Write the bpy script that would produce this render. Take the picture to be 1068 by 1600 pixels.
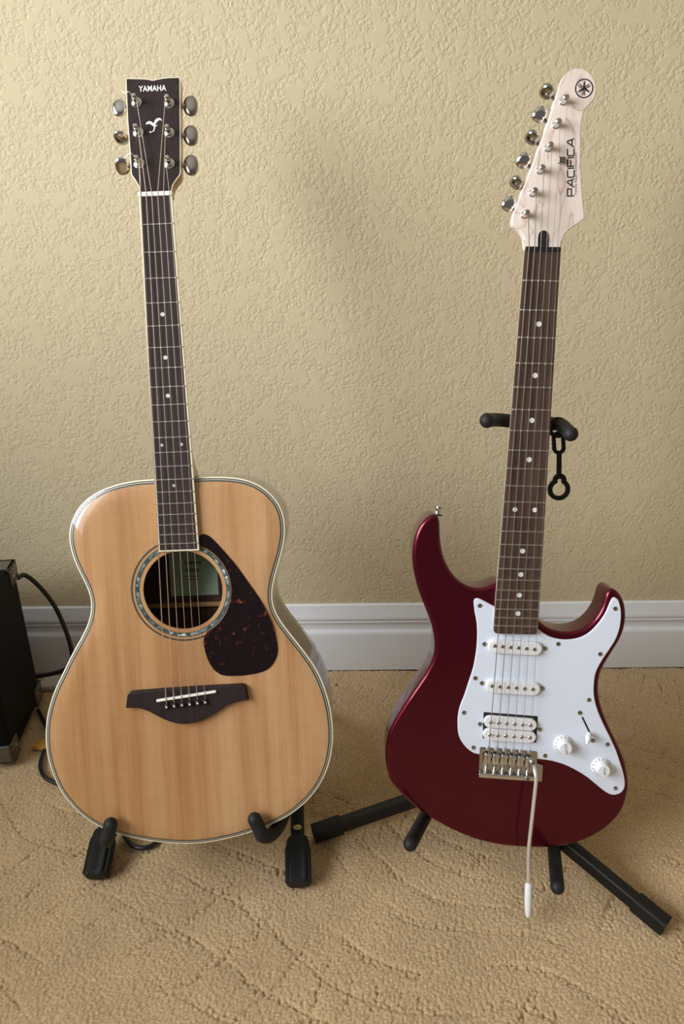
import bpy, math, random
import numpy as np
from mathutils import Vector, Matrix, geometry

for o in list(bpy.data.objects):
    bpy.data.objects.remove(o)
SC = bpy.context.scene
COL = SC.collection
R = math.radians

# ------------------------------------------------------------------ camera
F, CX, CY = 1200.0, 534.0, 800.0           # focal length in pixels of the 1068 x 1600 frame
CAM_H, CAM_PITCH, CAM_ROLL = 0.93, R(24.0), R(0.55)
CAM = Vector((0, 0, CAM_H))
FW = Vector((0, math.cos(CAM_PITCH), -math.sin(CAM_PITCH)))
_rt = Vector((1, 0, 0)); _up = _rt.cross(FW)
RT = math.cos(CAM_ROLL) * _rt - math.sin(CAM_ROLL) * _up
UP = math.cos(CAM_ROLL) * _up + math.sin(CAM_ROLL) * _rt
cd = bpy.data.cameras.new('camera'); cam = bpy.data.objects.new('camera', cd); COL.objects.link(cam)
cd.sensor_fit = 'VERTICAL'; cd.sensor_height = 36.0; cd.sensor_width = 24.03; cd.lens = 36.0 * F / 1600.0
cd.clip_start = 0.02
cam.matrix_world = Matrix((
    (RT.x, UP.x, -FW.x, CAM.x), (RT.y, UP.y, -FW.y, CAM.y), (RT.z, UP.z, -FW.z, CAM.z), (0, 0, 0, 1)))
SC.camera = cam

# ------------------------------------------------------------------ light and exposure
w = bpy.data.worlds.new('room_light'); SC.world = w; w.use_nodes = True
bg = w.node_tree.nodes['Background']
bg.inputs[0].default_value = (1.0, 0.95, 0.88, 1); bg.inputs[1].default_value = 0.16
def area_light(name, loc, target, sx, sy, power, col):
    l = bpy.data.lights.new(name, 'AREA'); l.shape = 'RECTANGLE'; l.size = sx; l.size_y = sy
    l.energy = power; l.color = col
    o = bpy.data.objects.new(name, l); COL.objects.link(o)
    o.location = loc
    o.rotation_euler = (Vector(target) - Vector(loc)).to_track_quat('-Z', 'Y').to_euler()
    return o
area_light('window_daylight', (-3.40, -0.95, 2.05), (-1.45, 0.05, 1.45), 3.0, 2.5, 370, (0.92, 0.96, 1.0))
area_light('added_window_lamp', (-1.50, -0.175, 1.505), (0.0, -0.175, 1.505), 2.05, 1.19, 30, (0.90, 0.95, 1.0))  # lamp added in the opening for the gloss highlight; no sheer hangs there
vs = SC.view_settings
vs.view_transform = 'Standard'; vs.look = 'None'; vs.gamma = 1.0; vs.use_curve_mapping = False
vs.exposure = -0.27

# ------------------------------------------------------------------ helpers
def ray(x, y):
    return FW + RT * ((x - CX) / F) - UP * ((y - CY) / F)
def at_depth(x, y, z):
    return CAM + ray(x, y) * z
def on_floor(x, y, z=0.0):
    d = ray(x, y); return CAM + d * ((z - CAM_H) / d.z)
def on_y(x, y, Y):
    d = ray(x, y); return CAM + d * (Y / d.y)
class Frame:
    """a rigid frame standing in the room: x right, y up the neck, z out of the face"""
    def __init__(s, m): s.m = m; s.o = m.translation.copy(); s.z = m.col[2].xyz; s.inv = m.inverted()
    def px(s, x, y, h=0.0):
        d = ray(x, y); p0 = s.o + s.z * h
        p = CAM + d * ((p0 - CAM).dot(s.z) / d.dot(s.z))
        return s.inv @ p
    def p2(s, x, y, h=0.0):
        p = s.px(x, y, h); return (p.x, p.y)
    def pts(s, L, h=0.0): return [s.p2(a, b, h) for a, b in L]

def mesh_obj(name, verts, faces, mat, parent=None, smooth=40, mtx=None, uv=None):
    me = bpy.data.meshes.new(name)
    if mtx is not None: verts = [mtx @ Vector(v) for v in verts]
    me.from_pydata([tuple(v) for v in verts], [], faces); me.update()
    if smooth:
        me.polygons.foreach_set('use_smooth', [True] * len(me.polygons))
        me.set_sharp_from_angle(angle=R(smooth))
    o = bpy.data.objects.new(name, me); COL.objects.link(o)
    mats = mat if isinstance(mat, (list, tuple)) else [mat]
    for m in mats: me.materials.append(m)
    if parent: o.parent = parent
    return o
def empty(name, m, label, cat, group=None):
    o = bpy.data.objects.new(name, None); COL.objects.link(o); o.empty_display_size = .05
    o.matrix_world = m if isinstance(m, Matrix) else Matrix.Translation(m)
    tag(o, label, cat, group); return o
def tag(o, label, cat=None, group=None, kind=None):
    if label: o['label'] = label
    if cat: o['category'] = cat
    if group: o['group'] = group
    if kind: o['kind'] = kind
    return o

class MB:
    """collects shapes for ONE mesh"""
    def __init__(s): s.v = []; s.f = []
    def add(s, v, f, m=None):
        n = len(s.v); s.v += [(m @ Vector(p)) if m is not None else Vector(p) for p in v]
        s.f += [tuple(i + n for i in q) for q in f]; return s
    def build(s, name, mat, parent=None, smooth=40, mtx=None):
        return mesh_obj(name, s.v, s.f, mat, parent, smooth, mtx)
    # -- shapes
    def box(s, x0, x1, y0, y1, z0, z1, b=0.0, m=None):
        if b <= 0:
            v = [(x, y, z) for z in (z0, z1) for y in (y0, y1) for x in (x0, x1)]
            f = [(0, 2, 3, 1), (4, 5, 7, 6), (0, 1, 5, 4), (2, 6, 7, 3), (0, 4, 6, 2), (1, 3, 7, 5)]
            return s.add(v, f, m)
        ol = rounded_rect(x0, x1, y0, y1, b, 3)
        return s.prism(ol, z0, z1, min(b, (z1 - z0) / 2.01), m=m, rings=3)
    def prism(s, ol, z0, z1, edge=0.0, m=None, rings=4, back=None, ccw=True):
        """closed outline extruded z0..z1 with a rounded edge at both faces"""
        ol = orient(ol); n = len(ol)
        back = edge if back is None else back
        loops = []
        if back > 0:
            loops.append((back * 1.03, z0))
            for k in range(rings + 1):
                a = k / rings * math.pi / 2
                loops.append((back * (1 - math.sin(a)), z0 + back * (1 - math.cos(a))))
        else: loops.append((0, z0))
        if edge > 0:
            for k in range(rings + 1):
                a = k / rings * math.pi / 2
                loops.append((edge * (1 - math.cos(a)), z1 - edge * (1 - math.sin(a))))
            loops.append((edge * 1.03, z1))
        else: loops.append((0, z1))
        nor = normals2(ol); v = []; f = []
        for d, z in loops:
            v += [(p[0] - q[0] * d, p[1] - q[1] * d, z) for p, q in zip(ol, nor)]
        for k in range(len(loops) - 1):
            for i in range(n):
                j = (i + 1) % n
                f.append((k * n + i, k * n + j, (k + 1) * n + j, (k + 1) * n + i))
        f.append(tuple(range(n))[::-1]); b = (len(loops) - 1) * n
        f.append(tuple(range(b, b + n)))
        return s.add(v, f, m)
    def ring(s, a, b, z0, z1, m=None, zb=None):
        """band between two outlines of equal length"""
        n = len(a); v = [(p[0], p[1], z1) for p in a] + [(p[0], p[1], z1 if zb is None else zb) for p in b] + [(p[0], p[1], z0) for p in a] + [(p[0], p[1], z0) for p in b]
        f = []
        for i in range(n):
            j = (i + 1) % n
            f += [(i, j, n + j, n + i), (2 * n + i, 3 * n + i, 3 * n + j, 2 * n + j), (i, 2 * n + i, 2 * n + j, j), (n + i, n + j, 3 * n + j, 3 * n + i)]
        return s.add(v, f, m)
    def tube(s, pts, r, seg=10, cap='round', closed=False, m=None, flat=None):
        pts = [Vector(p) for p in pts]; n = len(pts)
        rr = r if isinstance(r, (list, tuple)) else [r] * n
        if cap == 'round' and not closed:
            d0 = (pts[0] - pts[1]).normalized(); d1 = (pts[-1] - pts[-2]).normalized()
            A = []; B = []
            for a in (15, 40, 65, 85):
                A.append((pts[0] + d0 * rr[0] * math.cos(R(a)), rr[0] * math.sin(R(a))))
                B.append((pts[-1] + d1 * rr[-1] * math.cos(R(a)), rr[-1] * math.sin(R(a))))
            P = A + list(zip(pts, rr)) + B[::-1]
        else: P = list(zip(pts, rr))
        n = len(P); q = [p[0] for p in P]
        tan = []
        for i in range(n):
            a = q[(i - 1) % n] if (closed or i > 0) else q[i]; b = q[(i + 1) % n] if (closed or i < n - 1) else q[i]
            tan.append((b - a).normalized())
        up = Vector((0, 0, 1)) if abs(tan[0].z) < .9 else Vector((1, 0, 0))
        if flat is not None: up = Vector(flat[2])
        v = []; f = []
        nrm = (up - tan[0] * up.dot(tan[0])).normalized()
        for i in range(n):
            nrm = (nrm - tan[i] * nrm.dot(tan[i])).normalized(); bi = tan[i].cross(nrm)
            for k in range(seg):
                a = 2 * math.pi * (k + .5) / seg; ca, sa = math.cos(a), math.sin(a)
                if flat is not None:   # rounded rectangle section: half sizes scale of r
                    e = .35
                    ca = math.copysign(abs(ca) ** e, ca) * flat[0]; sa = math.copysign(abs(sa) ** e, sa) * flat[1]
                v.append(q[i] + (nrm * ca + bi * sa) * P[i][1])
        for i in range(n if closed else n - 1):
            j = (i + 1) % n
            for k in range(seg):
                l = (k + 1) % seg
                f.append((i * seg + k, i * seg + l, j * seg + l, j * seg + k))
        if not closed:
            f.append(tuple(range(seg))[::-1]); f.append(tuple(range((n - 1) * seg, n * seg)))
        return s.add(v, f, m)
    def lathe(s, prof, seg=20, m=None):
        """profile [(radius, z)] about z"""
        v = []; f = []; n = len(prof)
        for r_, z in prof:
            for k in range(seg):
                a = 2 * math.pi * k / seg; v.append((r_ * math.cos(a), r_ * math.sin(a), z))
        for i in range(n - 1):
            for k in range(seg):
                l = (k + 1) % seg
                f.append((i * seg + k, i * seg + l, (i + 1) * seg + l, (i + 1) * seg + k))
        f.append(tuple(range(seg))[::-1]); f.append(tuple(range((n - 1) * seg, n * seg)))
        return s.add(v, f, m)
    def blob(s, rx, ry, rz, e=1.0, seg=16, rows=10, m=None):
        """super-ellipsoid"""
        sp = lambda c: math.copysign(abs(c) ** e, c)
        v = [(0, 0, -rz)]; f = []
        for i in range(1, rows):
            t = -math.pi / 2 + math.pi * i / rows
            for k in range(seg):
                a = 2 * math.pi * k / seg
                v.append((rx * sp(math.cos(t)) * sp(math.cos(a)), ry * sp(math.cos(t)) * sp(math.sin(a)), rz * sp(math.sin(t))))
        v.append((0, 0, rz)); t = len(v) - 1
        for k in range(seg):
            l = (k + 1) % seg
            f.append((0, 1 + l, 1 + k)); f.append((t, 1 + (rows - 2) * seg + k, 1 + (rows - 2) * seg + l))
            for i in range(rows - 2):
                f.append((1 + i * seg + k, 1 + i * seg + l, 1 + (i + 1) * seg + l, 1 + (i + 1) * seg + k))
        return s.add(v, f, m)
    def stroke(s, pts, wd, z0, z1, m=None):
        """flat ribbon of varying width through 2-D points"""
        n = len(pts); wd = wd if isinstance(wd, (list, tuple)) else [wd] * n
        L = []; Rr = []
        for i in range(n):
            a = Vector(pts[max(i - 1, 0)]); b = Vector(pts[i]); c = Vector(pts[min(i + 1, n - 1)])
            d1 = (b - a).normalized() if i > 0 else (c - b).normalized()
            d2 = (c - b).normalized() if i < n - 1 else d1
            t = (d1 + d2).normalized(); nn = Vector((-t.y, t.x)); k = 1 / max(.45, nn.dot(Vector((-d1.y, d1.x))))
            L.append(b + nn * wd[i] / 2 * k); Rr.append(b - nn * wd[i] / 2 * k)
        ol = [(p.x, p.y) for p in L] + [(p.x, p.y) for p in Rr[::-1]]
        N = len(ol); v = [(x, y, z0) for x, y in ol] + [(x, y, z1) for x, y in ol]; f = []
        for i in range(n - 1):
            a, b, c, d = i, i + 1, N - 2 - i, N - 1 - i
            f.append((N + a, N + d, N + c, N + b)); f.append((a, b, c, d))
        for i in range(N):
            j = (i + 1) % N; f.append((i, N + i, N + j, j))
        return s.add(v, f, m)

def orient(ol):
    a = sum(ol[i][0] * ol[(i + 1) % len(ol)][1] - ol[(i + 1) % len(ol)][0] * ol[i][1] for i in range(len(ol)))
    return list(ol) if a > 0 else list(ol)[::-1]
def normals2(ol):
    n = len(ol); out = []
    for i in range(n):
        a = Vector(ol[i - 1]); b = Vector(ol[i]); c = Vector(ol[(i + 1) % n])
        d1 = (b - a); d2 = (c - b)
        d1 = d1.normalized() if d1.length > 1e-9 else d2.normalized(); d2 = d2.normalized() if d2.length > 1e-9 else d1
        t = (d1 + d2); t = t.normalized() if t.length > 1e-6 else d1
        nn = Vector((t.y, -t.x)); k = min(1.5, 1 / max(.3, nn.dot(Vector((d1.y, -d1.x)))))
        out.append((nn.x * k, nn.y * k))
    return out
def offset(ol, d):
    ol = orient(ol); return [(p[0] - q[0] * d, p[1] - q[1] * d) for p, q in zip(ol, normals2(ol))]
def catmull(p, closed=True, sub=6):
    n = len(p); out = []
    for i in range(n if closed else n - 1):
        g = (lambda k: p[k % n]) if closed else (lambda k: p[min(max(k, 0), n - 1)])
        a, b, c, d = g(i - 1), g(i), g(i + 1), g(i + 2)
        for k in range(sub):
            t = k / sub
            out.append(tuple(.5 * (2 * b[j] + (c[j] - a[j]) * t + (2 * a[j] - 5 * b[j] + 4 * c[j] - d[j]) * t * t + (3 * b[j] - a[j] - 3 * c[j] + d[j]) * t ** 3) for j in range(len(b))))
    if not closed: out.append(tuple(p[-1]))
    return out
def resample(p, n):
    q = np.array(list(p) + [p[0]]); d = np.r_[0, np.cumsum(np.hypot(*np.diff(q, axis=0).T))]
    t = np.linspace(0, d[-1], n, endpoint=False)
    return list(zip(np.interp(t, d, q[:, 0]), np.interp(t, d, q[:, 1])))
def relax(p, it=2):
    q = np.array(p)
    for _ in range(it): q = .25 * np.roll(q, 1, 0) + .5 * q + .25 * np.roll(q, -1, 0)
    return [tuple(v) for v in q]
def smooth_loop(pts, n=200, it=2): return relax(resample(catmull(pts), n), it)
def chain(*parts, sub=5):
    """pieces smoothed one by one, corners kept between them"""
    out = []
    for p in parts: out += catmull(p, False, sub) if len(p) > 2 else list(p)
    res = [out[0]]
    for q in out[1:]:
        if (Vector(q) - Vector(res[-1])).length > 1e-5: res.append(q)
    if (Vector(res[0]) - Vector(res[-1])).length < 1e-5: res.pop()
    return res
def rounded_rect(x0, x1, y0, y1, r, k=4):
    out = []
    for cx, cy, a0 in ((x1 - r, y1 - r, 0), (x0 + r, y1 - r, 90), (x0 + r, y0 + r, 180), (x1 - r, y0 + r, 270)):
        for i in range(k + 1):
            a = R(a0 + 90 * i / k); out.append((cx + r * math.cos(a), cy + r * math.sin(a)))
    return out
def round_corners(ol, r, k=3):
    out = []; n = len(ol)
    for i in range(n):
        a, b, c = Vector(ol[i - 1]), Vector(ol[i]), Vector(ol[(i + 1) % n])
        u = (a - b); v = (c - b); d = min(r, u.length * .45, v.length * .45)
        p = b + u.normalized() * d; q = b + v.normalized() * d
        for j in range(k + 1):
            t = j / k; w_ = p * (1 - t) ** 2 + b * 2 * t * (1 - t) + q * t * t; out.append((w_.x, w_.y))
    return out
def circle(cx, cy, r, n=48, r2=None):
    return [(cx + r * math.cos(2 * math.pi * i / n), cy + (r2 or r) * math.sin(2 * math.pi * i / n)) for i in range(n)]
def capsule(a, b, r, k=8):
    a = Vector(a); b = Vector(b); d = (b - a).normalized(); t0 = math.atan2(d.y, d.x); out = []
    for c, s in ((b, -90), (a, 90)):
        for i in range(k + 1):
            t = t0 + R(s + 180 * i / k); out.append((c.x + r * math.cos(t), c.y + r * math.sin(t)))
    return out
def inside(p, poly):
    x, y = p; c = False; n = len(poly); j = n - 1
    for i in range(n):
        xi, yi = poly[i]; xj, yj = poly[j]
        if (yi > y) != (yj > y) and x < (xj - xi) * (y - yi) / (yj - yi) + xi: c = not c
        j = i
    return c
def fill(outer, holes=()):
    vs_ = []; es = []
    for L in [outer] + list(holes):
        n0 = len(vs_); vs_ += [Vector(p) for p in L]; es += [(n0 + i, n0 + (i + 1) % len(L)) for i in range(len(L))]
    r = geometry.delaunay_2d_cdt(vs_, es, [], 1, 1e-7)
    V = [tuple(v) for v in r[0]]; T = []
    for t in r[2]:
        c = (sum(V[i][0] for i in t) / len(t), sum(V[i][1] for i in t) / len(t))
        if inside(c, outer) and not any(inside(c, h) for h in holes):
            a = sum(V[t[i]][0] * V[t[(i + 1) % len(t)]][1] - V[t[(i + 1) % len(t)]][0] * V[t[i]][1] for i in range(len(t)))
            T.append(tuple(t) if a > 0 else tuple(t)[::-1])
    return V, T
def frame_to(a, b, up=(0, 0, 1)):
    """matrix with z along a->b, at a"""
    z = (Vector(b) - Vector(a)).normalized(); u = Vector(up)
    if abs(u.dot(z)) > .95: u = Vector((1, 0, 0))
    x = u.cross(z).normalized(); y = z.cross(x)
    return Matrix(((x.x, y.x, z.x, a[0]), (x.y, y.y, z.y, a[1]), (x.z, y.z, z.z, a[2]), (0, 0, 0, 1)))
def text_mesh(name, body, size, mat, parent, mtx, bold=0.0, sx=1.0, space=1.0, extrude=.0):
    c = bpy.data.curves.new(name, 'FONT'); c.body = body; c.size = size; c.align_x = 'CENTER'; c.align_y = 'CENTER'
    c.offset = bold; c.space_character = space; c.resolution_u = 3; c.extrude = extrude
    t = bpy.data.objects.new(name + '_curve', c); COL.objects.link(t)
    dg = bpy.context.evaluated_depsgraph_get(); me = bpy.data.meshes.new_from_object(t.evaluated_get(dg))
    bpy.data.objects.remove(t); bpy.data.curves.remove(c)
    me.name = name; me.materials.clear(); me.materials.append(mat)
    me.transform(mtx @ Matrix.Diagonal((sx, 1, 1, 1)))
    o = bpy.data.objects.new(name, me); COL.objects.link(o); o.parent = parent
    return o

# ------------------------------------------------------------------ materials
def mat(name, col, rough=.5, metal=0., coat=0., spec=.5, coat_rough=.03, build=None):
    m = bpy.data.materials.new(name); m.use_nodes = True; nt = m.node_tree
    b = nt.nodes['Principled BSDF']
    b.inputs['Base Color'].default_value = (*col, 1); b.inputs['Roughness'].default_value = rough
    b.inputs['Metallic'].default_value = metal; b.inputs['Coat Weight'].default_value = coat
    b.inputs['Coat Roughness'].default_value = coat_rough; b.inputs['Specular IOR Level'].default_value = spec
    if build: build(nt, b)
    return m
def N(nt, t, **kw):
    n = nt.nodes.new(t)
    for k, v in kw.items():
        if k in n.inputs: n.inputs[k].default_value = v
        else: setattr(n, k, v)
    return n
def coords(nt, scale=(1, 1, 1), rot=(0, 0, 0)):
    tc = N(nt, 'ShaderNodeTexCoord'); mp = N(nt, 'ShaderNodeMapping')
    mp.inputs['Scale'].default_value = scale; mp.inputs['Rotation'].default_value = rot
    nt.links.new(tc.outputs['Object'], mp.inputs['Vector']); return mp.outputs['Vector']
def ramp(nt, fac, stops):
    r = N(nt, 'ShaderNodeValToRGB'); e = r.color_ramp.elements
    while len(e) < len(stops): e.new(.5)
    for k, (p, c) in enumerate(stops):
        e[k].position = p; e[k].color = (*c, 1)
    nt.links.new(fac, r.inputs['Fac']); return r.outputs['Color']
def noise(nt, vec, scale, detail=3., rough=.5, dist=0.):
    n = N(nt, 'ShaderNodeTexNoise'); n.inputs['Scale'].default_value = scale; n.inputs['Detail'].default_value = detail
    n.inputs['Roughness'].default_value = rough; n.inputs['Distortion'].default_value = dist
    nt.links.new(vec, n.inputs['Vector']); return n.outputs['Fac']
def mix(nt, fac, a, b, typ='MIX'):
    m = N(nt, 'ShaderNodeMix', data_type='RGBA', blend_type=typ)
    for s, v in ((m.inputs[0], fac), (m.inputs[6], a), (m.inputs[7], b)):
        if isinstance(v, (int, float)): s.default_value = v
        elif isinstance(v, tuple): s.default_value = (*v, 1)
        else: nt.links.new(v, s)
    return m.outputs[2]
def bump(nt, b, h, strength, dist, socket='Normal'):
    n = N(nt, 'ShaderNodeBump'); n.inputs['Strength'].default_value = strength; n.inputs['Distance'].default_value = dist
    nt.links.new(h, n.inputs['Height']); nt.links.new(n.outputs['Normal'], b.inputs[socket])

def b_wall(nt, b):
    v = coords(nt)
    a = noise(nt, v, 165, 3., .55, .5)
    r1 = ramp(nt, a, [(.34, (0, 0, 0)), (.60, (1, 1, 1))])
    isl = ramp(nt, noise(nt, v, 42, 2, .5), [(.52, (0, 0, 0)), (.60, (1, 1, 1))])
    h = mix(nt, isl, r1, (.8, .8, .8))
    bump(nt, b, h, .42, .0024)
    big = noise(nt, v, 2.2, 3, .5)
    nt.links.new(ramp(nt, big, [(.3, (.575, .482, .312)), (.7, (.605, .51, .332))]), b.inputs['Base Color'])
M_WALL = mat('tan_stucco_paint', (.56, .465, .295), .72, spec=.3, build=b_wall)
M_CEIL = mat('white_ceiling_paint', (.78, .77, .74), .8)
M_TRIM = mat('white_trim_paint', (.76, .775, .805), .34)
def b_carpet(nt, b):
    v = coords(nt)
    a = noise(nt, v, 420, 2, .6); g = noise(nt, v, 11, 3, .55)
    c1 = ramp(nt, a, [(.32, (.39, .262, .135)), (.66, (.67, .485, .280))])
    c2 = ramp(nt, g, [(.3, (.86, .86, .86)), (.7, (1.0, 1.0, 1.0))])
    nt.links.new(mix(nt, 1., c1, c2, 'MULTIPLY'), b.inputs['Base Color'])
    bump(nt, b, noise(nt, v, 900, 2, .6), .5, .0012)
    b.inputs['Sheen Weight'].default_value = .25
M_CARPET = mat('tan_carpet_yarn', (.5, .36, .2), .95, spec=.1, build=b_carpet)

def b_spruce(nt, b):
    # two bookmatched halves: the grain is mirrored about the centre seam
    sep = N(nt, 'ShaderNodeSeparateXYZ'); nt.links.new(coords(nt), sep.inputs[0])
    ab = N(nt, 'ShaderNodeMath', operation='ABSOLUTE'); nt.links.new(sep.outputs[0], ab.inputs[0])
    cmb = N(nt, 'ShaderNodeCombineXYZ')
    for o_, k in ((ab.outputs[0], 0), (sep.outputs[1], 1), (sep.outputs[2], 2)): nt.links.new(o_, cmb.inputs[k])
    def sc(scale):
        mp = N(nt, 'ShaderNodeMapping'); mp.inputs['Scale'].default_value = scale
        nt.links.new(cmb.outputs[0], mp.inputs['Vector']); return mp.outputs['Vector']
    g = noise(nt, sc((1, .012, 1)), 900, 2, .6)
    band = noise(nt, sc((1, .035, 1)), 32, 3, .55)
    c1 = ramp(nt, band, [(.30, (.37, .175, .072)), (.42, (.50, .265, .118)), (.54, (.575, .340, .165)), (.72, (.62, .385, .198))])
    c2 = ramp(nt, g, [(.35, (.90, .86, .80)), (.65, (1, 1, 1))])
    silk = noise(nt, sc((.25, 1, 1)), 120, 2, .5)
    c3 = ramp(nt, silk, [(.3, (.95, .94, .92)), (.7, (1, 1, 1))])
    gt = N(nt, 'ShaderNodeMath', operation='GREATER_THAN'); nt.links.new(sep.outputs[0], gt.inputs[0]); gt.inputs[1].default_value = .0
    half = mix(nt, gt.outputs[0], (.93, .875, .80), (1., 1., 1.))
    m1 = mix(nt, 1., c1, c2, 'MULTIPLY'); m2 = mix(nt, 1., m1, c3, 'MULTIPLY')
    nt.links.new(mix(nt, 1., m2, half, 'MULTIPLY'), b.inputs['Base Color'])
M_SPRUCE = mat('glossy_spruce', (.7, .43, .2), .35, coat=1., coat_rough=.06, build=b_spruce)
def b_rose(nt, b):
    g = noise(nt, coords(nt, (1, .04, 1)), 260, 3, .6)
    nt.links.new(ramp(nt, g, [(.3, (.045, .018, .012)), (.7, (.11, .05, .03))]), b.inputs['Base Color'])
M_SIDE = mat('dark_rosewood_gloss', (.08, .035, .02), .3, coat=1., build=b_rose)
M_INNER = mat('rosewood_unvarnished', (.07, .03, .02), .7, build=b_rose)
def b_fb(a, c):
    def f(nt, b):
        g = noise(nt, coords(nt, (1, .03, 1)), 420, 3, .65)
        nt.links.new(ramp(nt, g, [(.3, a), (.7, c)]), b.inputs['Base Color'])
    return f
M_FBA = mat('dark_rosewood_fingerboard', (.03, .02, .02), .55, spec=.2, build=b_fb((.026, .017, .017), (.052, .036, .034)))
M_FBE = mat('brown_rosewood_fingerboard', (.08, .045, .03), .6, spec=.2, build=b_fb((.042, .022, .016), (.110, .066, .047)))
M_HEADA = mat('dark_headstock_veneer', (.025, .016, .016), .42, spec=.25, build=b_fb((.022, .014, .014), (.036, .024, .024)))
M_MAHOG = mat('tan_neck_wood', (.50, .28, .12), .4, coat=.4, build=b_fb((.42, .22, .09), (.56, .33, .15)))
def b_maple(nt, b):
    v = coords(nt)
    g = noise(nt, coords(nt, (1, .35, 1)), 26, 2, .45, 1.2)
    wv = N(nt, 'ShaderNodeMath', operation='PINGPONG'); nt.links.new(g, wv.inputs[0]); wv.inputs[1].default_value = .085
    c1 = ramp(nt, wv.outputs[0], [(0., (.56, .40, .33)), (.012, (.78, .65, .565)), (.05, (.81, .69, .61))])
    f = noise(nt, coords(nt, (1, .1, 1)), 300, 2, .5)
    c2 = ramp(nt, f, [(.3, (.95, .94, .93)), (.7, (1, 1, 1))])
    nt.links.new(mix(nt, 1., c1, c2, 'MULTIPLY'), b.inputs['Base Color'])
M_MAPLE = mat('pale_maple', (.8, .66, .55), .42, coat=.2, coat_rough=.2, build=b_maple)
M_CREAM = mat('cream_binding', (.82, .74, .56), .35, coat=.4)
M_BLACKP = mat('black_plastic', (.012, .012, .012), .35)
M_PURF = mat('dark_purfling', (.05, .052, .045), .4, coat=.5)
M_PURFL = mat('pale_purfling', (.55, .52, .40), .4, coat=.5)
def b_abalone(nt, b):
    vo = N(nt, 'ShaderNodeTexVoronoi'); vo.inputs['Scale'].default_value = 210
    nt.links.new(coords(nt), vo.inputs['Vector'])
    sep = N(nt, 'ShaderNodeSeparateColor'); nt.links.new(vo.outputs['Color'], sep.inputs[0])
    c = ramp(nt, sep.outputs[0], [(.0, (.03, .045, .05)), (.4, (.07, .12, .125)), (.65, (.14, .21, .21)), (.85, (.30, .36, .37)), (1., (.7, .8, .78))])
    nt.links.new(c, b.inputs['Base Color'])
M_ABAL = mat('abalone_shell', (.3, .4, .4), .2, coat=1., build=b_abalone)
def b_tort(nt, b):
    v = coords(nt)
    vo = noise(nt, v, 95, 3, .6, .6)
    c = ramp(nt, vo, [(.0, (.008, .004, .005)), (.60, (.010, .005, .006)), (.67, (.08, .014, .010)), (.74, (.26, .09, .04))])
    nt.links.new(c, b.inputs['Base Color'])
M_TORT = mat('tortoiseshell_plastic', (.03, .01, .01), .14, spec=.3, coat=.15, coat_rough=.02, build=b_tort)
M_EBONY = mat('dark_bridge_wood', (.022, .015, .014), .55, spec=.2, build=b_fb((.018, .011, .011), (.032, .02, .02)))
M_BONE = mat('white_bone', (.86, .84, .78), .35)
M_CHROME = mat('chrome', (.66, .66, .66), .10, metal=1.)
M_CHROMED = mat('darker_chrome', (.42, .40, .38), .14, metal=1.)  # darker copy of the chrome, also used as shade on tuner knobs
M_STEEL = mat('fret_steel', (.72, .70, .66), .25, metal=1.)
M_BARS = mat('satin_steel_bar', (.82, .81, .80), .38, metal=.75)
M_STRB = mat('bronze_string', (.78, .66, .52), .32, metal=.8)
M_STRN = mat('nickel_string', (.50, .48, .46), .35, metal=.9)
M_PEARL = mat('pearl_dot', (.80, .79, .76), .25)
M_DOTS = mat('grey_shell_dot', (.50, .50, .50), .3)
M_WHITEINK = mat('white_ink', (.85, .84, .80), .45)
M_BLACKINK = mat('black_ink', (.02, .02, .028), .5)
M_GREENPAPER = mat('green_paper_label', (.46, .60, .42), .8)
def b_red(nt, b):
    fl = noise(nt, coords(nt), 2600, 1, .5)
    lw = N(nt, 'ShaderNodeLayerWeight'); lw.inputs['Blend'].default_value = .35
    nt.links.new(ramp(nt, fl, [(.3, (.075, .0012, .009)), (.7, (.125, .0025, .016))]), b.inputs['Base Color'])
M_RED = mat('metallic_dark_red_lacquer', (.14, .004, .02), .34, metal=.8, coat=1., coat_rough=.03, build=b_red)
M_RED.node_tree.nodes['Principled BSDF'].inputs['Coat IOR'].default_value = 1.27
M_GUARD = mat('white_pickguard_plastic', (.73, .785, .90), .28)
M_WHITEP = mat('white_plastic', (.81, .825, .85), .32)
M_STAND = mat('black_stand_paint', (.007, .007, .0075), .42, spec=.35)
M_FOAM = mat('black_foam_rubber', (.009, .009, .010), .6, spec=.4)
M_RUBBER = mat('black_ribbed_rubber', (.006, .006, .006), .55, spec=.35)
def b_tolex(nt, b):
    bump(nt, b, noise(nt, coords(nt), 700, 2, .6), .4, .0008)
M_TOLEX = mat('black_tolex', (.003, .003, .0035), .6, spec=.15, build=b_tolex)
M_CORNER = mat('glossy_corner_cap', (.15, .135, .105), .25, metal=.5)
M_CABLE = mat('black_cable_jacket', (.010, .010, .011), .42)
M_GOLD = mat('gold_sticker', (.75, .62, .25), .3, metal=.6)
M_GREYPAPER = mat('pale_grey_plastic', (.62, .60, .60), .5)
M_YELLOW = mat('amber_plastic', (.55, .30, .05), .45)
M_GRILLE = mat('grille_cloth', (.02, .02, .02), .9)

# ------------------------------------------------------------------ the room
WALL_Y = on_floor(600, 1046.5).y + .016
def structure(o, label=None):
    o['kind'] = 'structure'
    if label: o['label'] = label
    return o
structure(MB().box(-1.60, 2.4, WALL_Y, WALL_Y + .12, -.05, 2.5).build('wall_back', M_WALL, smooth=0), 'tan wall with a knocked-down stucco relief')
structure(MB().box(-1.60, 2.4, -2.6, WALL_Y, -.06, -.008).build('floor', M_CARPET, smooth=0), 'tan carpeted floor')
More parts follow.
